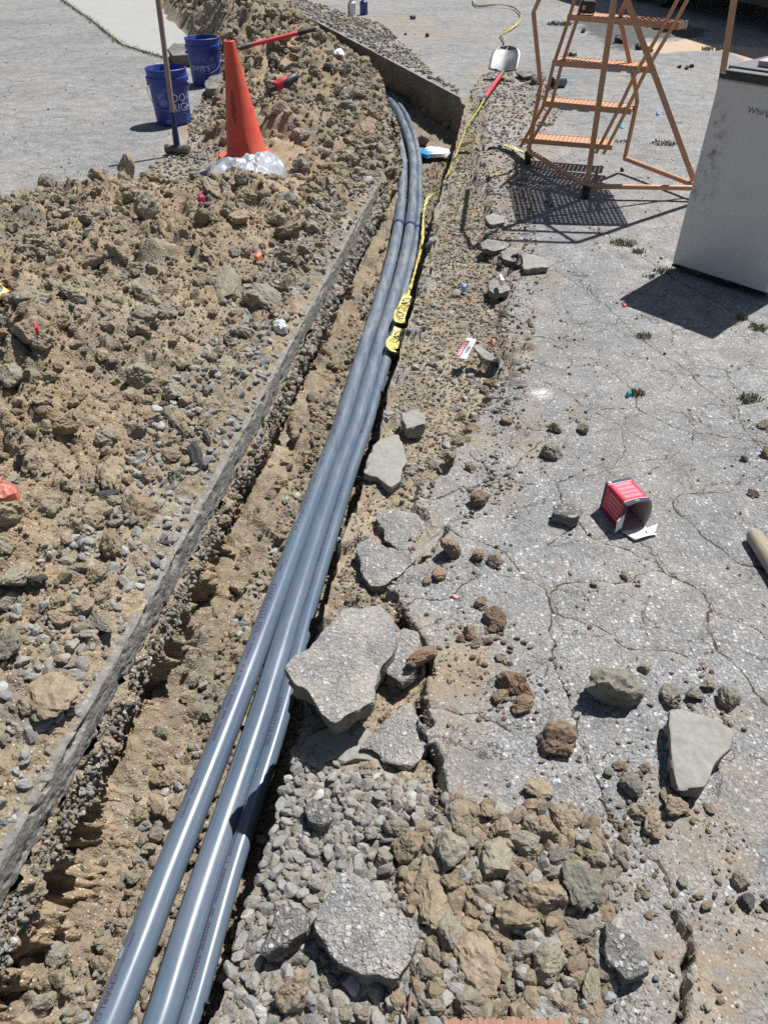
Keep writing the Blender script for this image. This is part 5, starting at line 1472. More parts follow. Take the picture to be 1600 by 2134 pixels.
# ------------------------------------------------------------------ shovels
def shovel(name, blade_px, grip_px, zb, zg, label, mat_h, blade_w=.125, blade_l=.29, face_up=True, lift=0.0):
    a = P(*blade_px, zb); b = P(*grip_px, zg); d = (b - a); L = d.length; d.normalize()
    root = empty(name, a, label=label, cat='shovel')
    side = d.cross(Vector((0, 0, 1))).normalized(); up = side.cross(d).normalized()
    V = []; f = []; nu, nv = 17, 13
    for i in range(nu):
        u = i / (nu - 1)                                       # from the step to the tip
        w = blade_w * (1 - .0 * u) * (1 if u < .45 else math.sqrt(max(.0, 1 - ((u - .45) / .55) ** 2.6)))
        w = max(w, .006)
        for j in range(nv):
            t = j / (nv - 1) * 2 - 1
            zz = .030 * t * t * (1 - .3 * u) - .012 * math.exp(-(t * 3.2) ** 2) * (1 - u) - .03 * u * u
            bd = (-d * math.cos(lift) + up * math.sin(lift)); bu = (up * math.cos(lift) + d * math.sin(lift))
            V.append(bd * (blade_l * u) + side * (w * t) + bu * (zz if face_up else -zz))
    for i in range(nu - 1):
        for j in range(nv - 1): f.append((i * nv + j, i * nv + j + 1, (i + 1) * nv + j + 1, (i + 1) * nv + j))
    o = meshobj('blade', V, f, M['blade'], root, True)
    m_ = o.modifiers.new('thick', 'SOLIDIFY'); m_.thickness = .003
    MB().tube([-d * .06, d * .03, d * .10, d * .14], [.010, .020, .021, .019], 14).build('socket', M['steel'], root, True)
    MB().tube([d * .12, d * (L - .16)], .0185, 16).build('handle', mat_h, root, True)
    MB().tube([d * (L - .17), d * (L - .16), d * (L - .01), d * L], [.019, .0215, .0215, .017], 16).build('grip', M['rubber'], root, True)
    for s in (-1, 1):
        MB().box(side * (s * blade_w * .66) + up * .020, (blade_w * .62, .012, .006), rot=Matrix((side, d, up)).transposed()).build('step', M['steel'], root)
    return root
shovel('shovel', (1047, 150), (1003, 214), .075, .03, 'shovel with a shiny blade and red handle lying at the trench corner', M['red'], .135, .28, lift=math.radians(42))
shovel('shovel', (494, 101), (656, 60), on_heap(500, 100) + .13, on_heap(640, 64) + .24, 'shovel with a long red handle, blade stuck in the far heap behind the cone', M['red'], lift=math.radians(-70))

# ------------------------------------------------------------------ power tool and ring on the rubble
c = P(590, 196, .10)
root = empty('cordless_tool', (c.x, c.y, hz(c.x, c.y) + .01), (0, math.radians(-14), .55), 'red and black cordless power tool lying on the rubble behind the cone', 'power tool')
MB().box((-.085, 0, .045), (.075, .085, .075), taper=.9).build('battery', M['black'], root, bevel=.008)
MB().box((-.040, 0, .052), (.030, .080, .085)).build('battery_mount', M['tool_red'], root, bevel=.006)
MB().tube([(-.035, 0, .06), (.0, 0, .066), (.05, 0, .070), (.075, 0, .070)], [.036, .042, .038, .034], 16).build('motor_housing', M['tool_red'], root, True)
MB().tube([(.0, -.01, .046), (.03, -.012, .055), (.07, -.008, .062), (.12, 0, .066), (.15, 0, .066), (.165, 0, .064)], [.030, .040, .040, .036, .030, .015], 16).build('grip', M['black'], root, True)
MB().tube([(.155, 0, .066), (.185, 0, .062)], .012, 12).build('drive', M['steel'], root, True)
MB().tube([(.06, -.01, .03), (.05, -.012, -.01)], [.014, .010], 10).build('trigger_guard', M['black'], root, True)
c = P(572, 168, .10)
MBr = MB()
ring = []; nR, nr = 36, 12
for i in range(nR):
    for k in range(nr):
        a = 2 * math.pi * i / nR; b = 2 * math.pi * k / nr
        ring.append(((.034 + .010 * math.cos(b)) * math.cos(a), .016 * math.sin(b), (.040 + .010 * math.cos(b)) * math.sin(a)))
o = MBr.add(ring, [(i * nr + k, i * nr + (k + 1) % nr, ((i + 1) % nR) * nr + (k + 1) % nr, ((i + 1) % nR) * nr + k) for i in range(nR) for k in range(nr)]).build('rubber_ring', M['rubber'], None, True, sharp=False)
o.location = (c.x, c.y, hz(c.x, c.y) + .06); o.rotation_euler = (.15, 0, .2); tag(o, 'black rubber ring standing on edge behind the power tool', 'ring')

# ------------------------------------------------------------------ cans on the far pavement
def can(px, mat, label, stripe=None):
    c = P(*px); root = empty('solvent_can', (c.x, c.y, 0), (0, 0, .2), label, 'can')
    MB().lathe([(0, .002), (.056, .002), (.059, .0), (.059, .006), (.057, .008), (.057, .150), (.059, .153), (.057, .158), (.030, .176), (.026, .178), (0, .178)], 36).build('body', mat, root, True)
    MB().lathe([(0, .178), (.031, .178), (.032, .182), (.032, .198), (.029, .201), (0, .201)], 24).build('cap', M['canwhite'], root, True)
    if stripe is not None:
        V = []
        for i in range(7):
            a = math.radians(200 + i * 4)
            V += [(.0578 * math.cos(a), .0578 * math.sin(a), .012), (.0578 * math.cos(a), .0578 * math.sin(a), .14)]
        meshobj('label_stripe', V, [(2 * i, 2 * i + 2, 2 * i + 3, 2 * i + 1) for i in range(6)], stripe, root, True)
can((733, 33), M['canwhite'], 'white can with a dark red stripe, left of the pair', M['boxred'])
can((758, 31), M['canblue'], 'dark blue can, right of the pair')

# ------------------------------------------------------------------ caution tape
def ribbon(name, pts, twist, label, width=.072, words=(), parent=None):
    """pts: 3d points, twist: degrees out of flat at each"""
    arr = np.array([list(p) + [math.radians(t)] for p, t in zip(pts, twist)])
    c = catmull(arr, .02); path = c[:, :3]; tw = c[:, 3]
    fr = frames(path); t, side, up, S = fr
    crk = fbm(S, S * 0 + len(pts), .06, 3, 77)
    W = np.cos(tw)[:, None] * side + np.sin(tw)[:, None] * up
    Nn = np.cross(W, t)
    org = path[0].copy(); nj = 7; V = []
    for j in range(nj):
        w = (j / (nj - 1) - .5) * width
        V.append(path + W * w + Nn * (.003 * np.sin(crk * 4 + j * 1.3))[:, None] - org)
    V = np.stack(V, 1); m = len(path)
    root = empty(name, org, label=label, cat='tape')
    f = [(i * nj + j, i * nj + j + 1, (i + 1) * nj + j + 1, (i + 1) * nj + j) for i in range(m - 1) for j in range(nj - 1)]
    meshobj('strip', V.reshape(-1, 3), f, M['tape'], root, True)
    for s0, wd, sgn in words:
        v, fa = text_geo(wd, .062, sub=1)
        s = s0 + v[:, 0] * sgn; y = (v[:, 1] - .022) * sgn
        cc, tt, sd, uu = sample(path, fr, s); a = np.interp(s, S, tw)
        W2 = np.cos(a)[:, None] * sd + np.sin(a)[:, None] * uu; N2 = np.cross(W2, tt); ck = np.interp(s, S, crk)
        jj = (y / width + .5) * (nj - 1)
        base = cc + W2 * (-y)[:, None] * -1 + N2 * (.003 * np.sin(ck * 4 + jj * 1.3))[:, None]
        for lift in (.0012, -.0012):
            meshobj('lettering', base + N2 * lift - org, fa, M['tape_print'], root)
    return root
ribbon('caution_tape', [P(990, -14, .05), P(986, 4, .03), P(996, 13, .02), P(1022, 11, .03), P(1046, 10, .04), P(1070, 16, .03), P(1084, 30, .03), P(1080, 46, .03), P(1062, 60, .03), P(1044, 70, .03), P(1050, 86, .03), P(1062, 110, .07)], [70, 60, 60, 50, 20, 60, 75, 60, 65, 80, 70, 30], 'twisted yellow caution tape looping over the far asphalt to the shovel blade', .032)
ribbon('caution_tape', [P(1054, 154, .03), P(1040, 164, .02), P(1026, 182, .02), P(1008, 208, .05), P(992, 234, .03), P(976, 254, .02), P(965, 280, .015), P(958, 300, .01), P(940, 345, -.03), P(926, 378, -.06), P(912, 396, -.12), P(892, 412, -.16), P(883, 440, -.20), P(881, 475, -.20), P(879, 510, -.19), P(868, 548, -.18), P(858, 590, -.20), P(846, 622, -.21)],
       [75, 80, 78, 72, 76, 80, 80, 75, 70, 60, 35, 30, 65, 50, 55, 70, 60, 45], 'dusty caution tape running from the shovel down into the trench beside the pipes', .024)
ribbon('caution_tape', [P(960, 302, .012), P(985, 299, .02), P(1010, 297, .03), P(1036, 298, .03), P(1062, 305, .03), P(1088, 318, .04), P(1112, 330, .05)], [40, 20, 10, 15, 10, 20, 50], 'bright caution tape lying flat from the trench corner to the orange ladder', .07, words=[(.12, 'CAUTION', 1), (.62, 'CAUTION', 1)])
ribbon('caution_tape', [P(852, 616, -.205), P(842, 636, -.205), P(834, 652, -.20), P(832, 668, -.205), P(838, 676, -.235)], [20, -5, 10, 25, 10], 'crumpled tape end draped over the thin pipe, upper of two', .058, words=[(.03, 'CAUTION', 1)])
ribbon('caution_tape', [P(836, 684, -.215), P(830, 698, -.222), P(820, 712, -.215), P(822, 728, -.225), P(830, 742, -.27)], [10, -5, 5, 20, 30], 'caution tape scrap with big black letters over the thin pipe, lower of two', .07, words=[(.02, 'CAU', 1)])

# ------------------------------------------------------------------ pipe fittings, lying plate
def fitting(px, L, r, yaw, label, pitch=0):
    c = P(*px); root = empty('pipe_fitting', (c.x, c.y, r), (0, pitch, yaw), label, 'pipe fitting')
    pr = [(r * .84, -L * .5), (r * .86, L * .5), (r, L * .5), (r, L * .06), (r * .9, L * .04), (r * .9, -L * .04), (r, -L * .06), (r, -L * .5)]
    MB().lathe(pr, 36, closed=True, M=Matrix.Rotation(math.pi / 2, 4, 'Y')).build('body', M['pvc'], root, True)
    return root
fitting((1161, 183), .13, .046, .45, 'short dark grey pipe coupling lying open beside the ladder')
clod_at(1113, 172, 13, None, 'round black lump beside the ladder foot', name='tar_lump', cat='lump', proto=PIT, i=2)
slab([(1074, 150), (1086, 146), (1110, 151), (1108, 157), (1090, 160)], .045, .018, M['chunk_dark'], 'thin dark plate with bent edge beside the shovel blade', name='metal_plate', cat='plate', jag=.003)

# ------------------------------------------------------------------ rolling ladder
lad = empty('rolling_ladder', P(1262, 360), label='orange rolling warehouse ladder with perforated treads', cat='ladder')
LO = Vector(lad.location)
def lt(pts, r, name, mat='orange', n=12): return MB().tube([Vector(p) - LO for p in pts], r, n).build(name, M[mat], lad, True)
def lbar(a, b, w, t, name, mat='orange'):
    a = Vector(a); b = Vector(b); d = (b - a); L = d.length; d.normalize()
    s = d.cross(Vector((0, 1, 0))).normalized(); u = s.cross(d)
    return MB().box((a + b) / 2 - LO, (w, t, L), rot=Matrix((s, u, d)).transposed()).build(name, M[mat], lad, bevel=.002)
ZT = [.15, .378, .606, .834]
TL = [P(*p, z) for p, z in zip([(1088, 288), (1131, 212), (1152, 126), (1184, 30)], ZT)]
TR_ = [P(*p, z) for p, z in zip([(1274, 303), (1314, 228), (1357, 141), (1413, 49)], ZT)]
TL.append(TL[3] + (TL[3] - TL[1]) * .5); TR_.append(TR_[3] + (TR_[3] - TR_[1]) * .5)
TL[4].z = TR_[4].z = 1.062
def plate(name, A, B, depth, parent, thick=.004, pitch=.026, hole=.0068):
    """perforated tread from A (left) to B (right), running back from the viewer"""
    A = Vector(A); B = Vector(B); ex = (B - A); W = ex.length; ex.normalize(); ey = Vector((-ex.y, ex.x, 0))
    nx = max(3, int(W / pitch)); ny = max(2, int(depth / pitch)); V = []; f = []
    def vert(x, y, z):
        V.append(A + ex * x + ey * y + Vector((0, 0, z)) - LO); return len(V) - 1
    px = W / nx; py = depth / ny; K = 8
    for i in range(nx):
        for j in range(ny):
            x0, y0 = i * px, j * py; cx_, cy_ = x0 + px / 2, y0 + py / 2
            for z, fl in ((0, False), (-thick, True)):
                sq = []; ho = []
                for k in range(K):
                    a = 2 * math.pi * k / K
                    m_ = max(abs(math.cos(a)), abs(math.sin(a)))
                    sq.append(vert(cx_ + px / 2 * math.cos(a) / m_, cy_ + py / 2 * math.sin(a) / m_, z))
                    ho.append(vert(cx_ + hole * math.cos(a), cy_ + hole * math.sin(a), z + (.0012 if z == 0 else 0)))
                for k in range(K):
                    q = (sq[k], sq[(k + 1) % K], ho[(k + 1) % K], ho[k])
                    f.append(q[::-1] if fl else q)
    return meshobj(name, V, f, M['orange'], parent)
for k in range(4):
    A, B = TL[k], TR_[k]
    ex = (B - A).normalized(); ey = Vector((-ex.y, ex.x, 0))
    t = plate('tread', A, B, .15, lad)
    mid = (A + B) / 2 - LO
    R3 = Matrix((ex, ey, Vector((0, 0, 1)))).transposed()
    MB().box(mid - ey * .003 + Vector((0, 0, -.013)), ((B - A).length + .01, .003, .030), rot=R3).build('tread_lip', M['orange'], t, bevel=.001)
    MB().box(mid + ey * .153 + Vector((0, 0, -.02)), ((B - A).length, .004, .044), rot=R3).build('tread_lip', M['orange'], t)
    for s in (-1, 1):
        MB().box(mid + ex * s * ((B - A).length / 2) + ey * .075 + Vector((0, 0, -.015)), (.004, .15, .03), rot=R3).build('tread_side', M['orange'], t)
    if k in (1, 2):
        for u0, w in ((.08, .10), (.19, .09)):
            MB().box(mid + ex * ((u0 if k == 2 else u0 - .20)) - ey * .006 + Vector((0, 0, -.022)), (w * .8, .001, .026), rot=R3).build('sticker', M['label_grey'], t)
for side_pts, off in ((TL, 0.0), (TR_, -.085)):
    ex = (TR_[2] - TL[2]).normalized()
    for o_ in (0.0, .048):
        for a, b in zip([side_pts[0] + (side_pts[0] - side_pts[1]) * .12] + side_pts[1:4], side_pts[1:4] + [side_pts[4]]):
            lbar(a + ex * (off + o_ + .004) + Vector((0, .0, -.03)), b + ex * (off + o_ + .004) + Vector((0, .0, -.03)), .020, .010, 'stringer')
Bp = P(1222, 388, .07); Cp = P(1468, 392, .07); Ap = P(1101, 314, .08); Dp = P(1301, 330, .08)
lt([Ap, Bp], .0145, 'base_tube'); lt([Bp, Cp], .0145, 'base_tube'); lt([Dp, P(1436, 382, .075), Cp], .0145, 'base_tube')
Bt = PY(1279, 0, Bp.y + .02); Ct = PY(1529, 0, Cp.y + .02)
Bt = Bp + (Bt - Bp) * 1.85; Ct = Cp + (Ct - Cp) * 1.85
lbar(Bp - Vector((0, 0, .02)), Bt, .028, .022, 'post'); lbar(Cp - Vector((0, 0, .02)), Ct, .028, .022, 'post')
lbar(PY(1306, 0, Bp.y + .06) + (PY(1306, 0, Bp.y + .06) - PY(1438, 355, Bp.y + .06)) * .2, PY(1446, 380, Bp.y + .04), .030, .008, 'brace')
lt([Ap, PY(1113, 245, Ap.y - .02), PY(1126, 178, Ap.y - .04), PY(1111, 26, Ap.y - .06), PY(1126, -8, Ap.y - .10), PY(1240, -260, Bt.y + .15), Bt], .0135, 'rail')
lt([Dp, PY(1327, 212, Dp.y), PY(1323, 180, Dp.y), PY(1292, 44, Dp.y - .02), PY(1293, 26, Dp.y - .03), PY(1310, -10, Dp.y - .08), PY(1430, -250, Ct.y + .15), Ct], .0135, 'rail')
pz = 1.062
pb = Bp + (Bt - Bp) * ((pz - Bp.z) / (Bt.z - Bp.z)); pc = Cp + (Ct - Cp) * ((pz - Cp.z) / (Ct.z - Cp.z))
plate('platform', pb + Vector((-.02, 0, 0)), pc + Vector((.0, 0, 0)), .62, lad)
for a, b in ((pb, pc), (Bt, Ct), (Bt * .45 + pb * .55, Ct * .45 + pc * .55)): lt([a, b], .015, 'cross_bar')
for p in (Bp, Cp, Ap):
    q = Vector((p.x, p.y, 0)) - LO
    MB().tube([q + Vector((-.016, 0, .03)), q + Vector((.016, 0, .03))], .030, 20).build('caster', M['caster'], lad, True)
    MB().box(q + Vector((0, 0, .055)), (.042, .03, .04)).build('caster_fork', M['caster'], lad, bevel=.003)
c = TL[3] + (TR_[3] - TL[3]) * .19 + Vector((.0, .045, .008))
root = empty('tape_measure', c, (0, 0, -.25), 'black tape measure with a yellow badge on the top visible tread', 'tape measure')
MB().prism([(-.042, 0), (.042, 0), (.044, .012), (.042, .052), (.034, .062), (-.030, .062), (-.042, .050)], -.028, .028, M=Matrix.Rotation(math.pi / 2, 4, 'X')).build('case', M['black'], root, bevel=.004)
MB().box((-.020, -.0295, .030), (.018, .002, .020)).build('badge', M['yellow'], root)

# ------------------------------------------------------------------ mini fridge
fl = P(1395, 562, .0); fr_ = P(1592, 626, .0)
ex = (fr_ - fl).normalized(); ey = Vector((-ex.y, ex.x, 0))
if ey.dot(Vector((0, 1, 0))) < 0: ey = -ey
fro = empty('mini_fridge', fl, (0, 0, math.atan2(ex.y, ex.x)), 'small silver-door refrigerator with a smudged front and black top trim', 'refrigerator')
W, D, H = (fr_ - fl).length, .46, .845
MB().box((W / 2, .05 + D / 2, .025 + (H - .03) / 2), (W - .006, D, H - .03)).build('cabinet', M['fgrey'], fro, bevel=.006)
MB().box((W / 2, .07 + D / 2, .012), (W - .05, D - .06, .024)).build('base', M['black'], fro)
door = MB().box((W / 2, .022, .03 + (H - .075) / 2), (W, .044, H - .075)).build('door', M['silver'], fro, bevel=.009)
MB().box((W / 2, .024, .022), (W - .004, .042, .012)).build('door_bottom_trim', M['glossblack'], door)
MB().box((W / 2, .022, H - .036), (W, .046, .016)).build('door_top_trim', M['glossblack'], door, bevel=.002)
MB().prism([(.032, H - .014), (.045, H - .040), (W - .002, H - .052), (W - .002, H - .010)], -.020, .026, M=Matrix.Rotation(math.pi / 2, 4, 'X')).build('handle_recess', M['glossblack'], door, bevel=.003)
MB().box((W / 2 + .016, .0, H - .013), (W - .03, .05, .006), rot=Matrix.Rotation(.0, 3, 'X')).build('handle_edge', M['fgrey'], door, bevel=.002)
v, f = text_geo('Whirlpool', .034)
meshobj('lettering', np.stack([.155 + v[:, 0], np.full(len(v), -.0008), H - .150 + v[:, 1]], 1), f, mat_plain('grey_script', (.06, .06, .065), .4), door)
for x, y in ((.05, .10), (W - .05, .10), (.05, D), (W - .05, D)):
    MB().lathe([(0, -.001), (.016, -.001), (.018, .008), (.018, .02), (0, .02)], 16, M=Matrix.Translation((x, y, 0))).build('foot', M['black'], fro, True)
# flat cartons lying on top
tm = Matrix.Translation(fl) @ Matrix.Rotation(math.atan2(ex.y, ex.x), 4, 'Z')
root = empty('flat_carton', tm @ Vector((.25, .22, H - .004)), (0, 0, math.atan2(ex.y, ex.x) + .1), 'flat red and white carton lying on top of the refrigerator', 'carton')
MB().box((0, 0, .011), (.32, .22, .020)).build('carton_body', mat_plain('pale_carton', (.55, .40, .38), .6), root, bevel=.002)
MB().box((.09, .03, .0222), (.13, .15, .001)).build('printed_panel', M['white'], root)
MB().box((.0, .05, .0222), (.03, .10, .001)).build('printed_panel', M['boxnavy'], root)
MB().box((-.09, -.02, .0222), (.09, .12, .001)).build('printed_panel', M['pinkprint'], root)

# ------------------------------------------------------------------ open red box
b0 = P(1292, 1108); ax = Vector((.955, .295, 0)); ay = Vector((-.33, .944, 0)).normalized()
bx = empty('carton_box', b0, (0, 0, math.atan2(ax.y, ax.x)), 'small open red and navy cardboard box lying on its side with white flaps', 'box')
w, L, h = .076, .113, .092
def sheet(name, quad, mat, parent, n=1, bulge=0, nrm=None, thick=.0012):
    a, b, c, d = [Vector(p) for p in quad]; V = []; f = []
    for i in range(n + 1):
        for j in range(n + 1):
            u, v_ = i / n, j / n
            p = a.lerp(b, u).lerp(d.lerp(c, u), v_)
            if bulge: p = p + Vector(nrm) * bulge * math.sin(math.pi * u) * (v_ if v_ > 0 else 0) ** 1.5
            V.append(p)
    for i in range(n):
        for j in range(n): f.append((i * (n + 1) + j, (i + 1) * (n + 1) + j, (i + 1) * (n + 1) + j + 1, i * (n + 1) + j + 1))
    o = meshobj(name, V, f, mat, parent, n > 1)
    md = o.modifiers.new('thick', 'SOLIDIFY'); md.thickness = thick; md.offset = 0
    return o
tp = sheet('top_panel', [(0, L, h), (w, L, h), (w, 0, h), (0, 0, h)], M['boxred'], bx, 8, .006, (0, 0, 1))
sheet('side_panel', [(0, L, 0), (0, L, h), (0, 0, h), (0, 0, 0)], M['boxred'], bx, 6, 0)
sheet('side_panel', [(w, L, 0), (w, L, h), (w, 0, h), (w, 0, 0)], M['greycard'], bx, 8, .010, (1, 0, 0))
sheet('bottom_panel', [(0, L, .001), (w, L, .001), (w, 0, .001), (0, 0, .001)], M['greycard'], bx)
sheet('end_panel', [(0, L, 0), (w, L, 0), (w, L, h), (0, L, h)], M['boxnavy'], bx)
def band(quad, mat, name, n=8, b=.006):
    return sheet(name, quad, mat, tp, n, b, (0, 0, 1), .0004)
def topz(y, u=.5): return h + .006 * (max(0, 1 - y / L)) ** 1.5 * math.sin(math.pi * u) + .0012
def top_strip(name, y0, y1, x0, x1, mat, lift=0):
    V = []; n = 10
    for i in range(n + 1):
        x = x0 + (x1 - x0) * i / n
        for y in (y0, y1): V.append((x, y, topz(y, x / w) + lift))
    return meshobj(name, V, [(2 * i, 2 * i + 1, 2 * i + 3, 2 * i + 2) for i in range(n)], mat, tp)
top_strip('navy_band', 0, .017, 0, w, M['boxnavy']); top_strip('white_line', .017, .0185, 0, w, M['white'])
top_strip('navy_band', L - .012, L, 0, w, M['boxnavy']); top_strip('white_line', L - .0135, L - .012, 0, w, M['white'])
for k in range(4):
    y0 = .028 + k * .018
    top_strip('print_block', y0, y0 + .014, .012, w - .010, M['pinkprint'])
MB().lathe([(0, 0), (.0045, 0), (.0045, .0004), (0, .0004)], 16, M=Matrix.Translation((.009, L - .006, h + .0018))).build('round_mark', M['white_print'], tp)
v, f = text_geo('Milwaukee', .0092)
meshobj('lettering', np.stack([w - .006 - v[:, 0] * 1.05, .0115 - v[:, 1], np.array([topz(.0115 - b_, 1 - (a_ / w)) for a_, b_ in v[:, :2]]) + .0004], 1), f, M['white'], tp)
for y0, y1, mt in ((.0, .012, 'boxnavy'), (L - .010, L, 'boxnavy')):
    meshobj('navy_band', [(-.0012, y0, 0), (-.0012, y1, 0), (-.0012, y1, h), (-.0012, y0, h)], [(0, 1, 2, 3)], M[mt], bx)
for k in range(5):
    meshobj('side_print', [(-.0013, .022, .016 + k * .014), (-.0013, L - .03, .016 + k * .014), (-.0013, L - .03, .024 + k * .014), (-.0013, .022, .024 + k * .014)], [(0, 1, 2, 3)], M['pinkprint'], bx)
sheet('flap', [(0, 0, .002), (w, 0, .002), (w + .012, -.046, .006), (.012, -.052, .010)], M['white'], bx, 6, .004, (0, 0, 1))
sheet('flap', [(w + .010, -.038, .010), (w + .026, -.020, .020), (w - .01, -.02, .012), (w - .02, -.044, .012)], M['white'], bx)
sheet('flap', [(0, 0, h * .72), (0, 0, .012), (-.028, -.012, .014), (-.030, -.010, h * .60)], M['white'], bx, 4, .002, (0, -1, 0))

# ------------------------------------------------------------------ litter and odds and ends
a = P(1568, 1112, .022); b = P(1680, 1290, .022)
d = (b - a).normalized(); root = empty('wooden_pole', a, label='end of a weathered round wooden tool handle at the right picture edge', cat='pole')
o = MB().tube([Vector((0, 0, 0)), Vector((0, .012, 0)), Vector((0, .2, 0)), Vector((0, .5, 0))], [.018, .0225, .0225, .022], 20).build('shaft', M['wood_grey'], root, True)
root.rotation_euler = (0, 0, math.atan2(d.y, d.x) - math.pi / 2)
A = P(925, 2129, .05); B = P(1175, 2127, .05)
root = empty('wooden_plank', A, (0, 0, math.atan2(B.y - A.y, B.x - A.x)), 'splintered end of a reddish plank at the bottom picture edge', 'plank')
n = 46; Wd = (B - A).length; q = MB()
for i in range(n):
    x0 = Wd * i / n; x1 = Wd * (i + 1) / n; e = .006 * random.random()
    q.box(((x0 + x1) / 2, -.10 + e / 2, -.008 + .0015 * random.random()), (x1 - x0, .20 + e, .018))
q.build('grain_end', M['wood_red'], root)
a = P(850, 2122, .02)
o = MB().tube([(0, 0, 0), (.004, .022, .004), (.006, .04, .006)], [.0022, .0025, .0008], 6).build('wood_splinter', M['wood_red']); o.location = a; tag(o, 'thin reddish wood splinter beside the plank end', 'splinter')

def carton_flat(pxq, z, label):
    pts = [P(x, y, zz) for (x, y), zz in zip(pxq, z)]; org = pts[0]
    root = empty('torn_carton', org, label=label, cat='carton')
    a, b, c, d = [p - org for p in pts]
    V = []; f = []; n = 10
    nr = (b - a).cross(d - a).normalized()
    if nr.z < 0: nr = -nr
    def pt(u, v_): return a.lerp(b, u).lerp(d.lerp(c, u), v_) + nr * (.004 * math.sin(u * 7 + v_ * 3))
    def patch(u0, u1, v0, v1, mat, lift, name):
        V = []; f = []
        for i in range(n + 1):
            for j in range(n + 1): V.append(pt(u0 + (u1 - u0) * i / n, v0 + (v1 - v0) * j / n) + nr * lift)
        for i in range(n):
            for j in range(n): f.append((i * (n + 1) + j, (i + 1) * (n + 1) + j, (i + 1) * (n + 1) + j + 1, i * (n + 1) + j + 1))
        return meshobj(name, V, f, mat, root, True)
    o = patch(0, 1, 0, 1, M['white'], 0, 'card'); md = o.modifiers.new('t', 'SOLIDIFY'); md.thickness = .0012; md.offset = 0
    patch(.10, .86, .02, .42, M['boxred'], .0012, 'red_band')
    for k in range(7): patch(.16 + k * .095, .22 + k * .095, .12, .30, M['white'], .0018, 'print_mark')
    for k in range(3): patch(.30 + .02 * k, .62, .58 + k * .08, .62 + k * .08, M['boxnavy'], .0018, 'print_mark')
    return root
carton_flat([(944, 748), (972, 704), (992, 708), (972, 750)], [.03, .075, .055, .02], 'red and white torn carton on the gravel beside a thin chunk')
crumple('wrapper', [(868, 317), (890, 306), (915, 307), (940, 312), (930, 322), (900, 324)], -.262, .008, M['white'], 'white paper wrapper with blue end in the trench near the bend', 'wrapper', 31, .007, .08, res=14)
crumple('wrapper', [(870, 318), (880, 310), (900, 310), (906, 320), (890, 326)], -.262, .010, M['cyan'], 'blue wrapper half under the white one in the trench', 'wrapper', 32, .006, .06, res=12)
crumple('wrapper', [(692, 118), (702, 112), (716, 112), (722, 122), (712, 130), (698, 128)], on_heap(706, 122), .05, M['white'], 'white and blue crumpled wrapper on the far heap near the long trench wall', 'wrapper', 33, .02, .08, res=14)
crumple('plastic_scrap', [(566, 672), (580, 666), (594, 672), (600, 684), (588, 688), (572, 684)], on_heap(582, 677) + .01, .012, M['foil'], 'clear plastic scrap lying at the trench lip', 'plastic scrap', 34, .008, .03, res=12)
crumple('plastic_scrap', [(-14, 1000), (4, 998), (14, 1012), (40, 1012), (36, 1034), (10, 1042), (-14, 1036)], on_heap(12, 1022) + .02, .012, mat_plain('faded_red_plastic', (.50, .17, .12), .5), 'faded red plastic scrap at the left picture edge', 'plastic scrap', 35, .012, .05, res=12)
crumple('plastic_scrap', [(71, 676), (79, 674), (81, 686), (73, 688)], on_heap(76, 681) + .02, .008, M['boxred'], 'tiny dark red scrap on the near heap', 'plastic scrap', 36, .003, .02, res=8)
crumple('plastic_scrap', [(528, 532), (542, 526), (548, 534), (536, 540)], on_heap(538, 533) + .02, .012, mat_plain('salmon_plastic', (.70, .22, .13), .5), 'small salmon coloured scrap on the near heap', 'plastic scrap', 37, .004, .02, res=8)
crumple('plastic_scrap', [(412, 408), (424, 404), (428, 414), (416, 418)], on_heap(420, 412) + .02, .012, mat_plain('crimson_plastic', (.35, .02, .08), .5), 'tiny crimson scrap below the cone', 'plastic scrap', 38, .004, .02, res=8)
crumple('plastic_scrap', [(1038, 574), (1044, 572), (1052, 586), (1044, 588)], .075, .006, M['white'], 'small white paper scrap resting on an asphalt chunk', 'paper scrap', 39, .003, .02, res=8)
crumple('plastic_scrap', [(960, 596), (968, 592), (974, 598), (966, 602)], .0, .01, mat_plain('pale_blue_plastic', (.25, .38, .62), .5), 'tiny pale blue scrap in the upper gravel', 'plastic scrap', 40, .003, .02, res=8)
crumple('plastic_scrap', [(1302, 820), (1312, 816), (1316, 824), (1306, 828)], .004, .012, mat_plain('teal_plastic', (.02, .30, .36), .5), 'small teal scrap beside a weed tuft', 'plastic scrap', 41, .003, .02, res=8)
crumple('plastic_scrap', [(1020, 712), (1030, 708), (1034, 716), (1026, 722)], .0, .012, mat_plain('coral_plastic', (.62, .20, .14), .5), 'small coral scrap beside the thin leaning chunk', 'plastic scrap', 42, .003, .02, res=8)
crumple('plastic_scrap', [(1294, 634), (1304, 632), (1306, 638), (1298, 640)], .004, .006, M['boxred'], 'tiny red scrap in the refrigerator shadow', 'plastic scrap', 43, .002, .02, res=8)
crumple('plastic_scrap', [(935, 1242), (946, 1238), (962, 1246), (950, 1250)], .002, .004, mat_plain('pink_plastic', (.62, .28, .20), .5), 'small pinkish scrap on dusty asphalt near the large slab', 'plastic scrap', 44, .002, .02, res=8)
crumple('plastic_scrap', [(1366, 234), (1374, 232), (1374, 238), (1368, 240)], .004, .01, M['cyan'], 'small turquoise scrap behind the ladder, farther one', 'plastic scrap', 45, .003, .02, res=8)
crumple('plastic_scrap', [(1290, 262), (1300, 260), (1300, 267), (1292, 268)], .004, .008, M['cyan'], 'small turquoise scrap behind the ladder, nearer one', 'plastic scrap', 46, .003, .02, res=8)
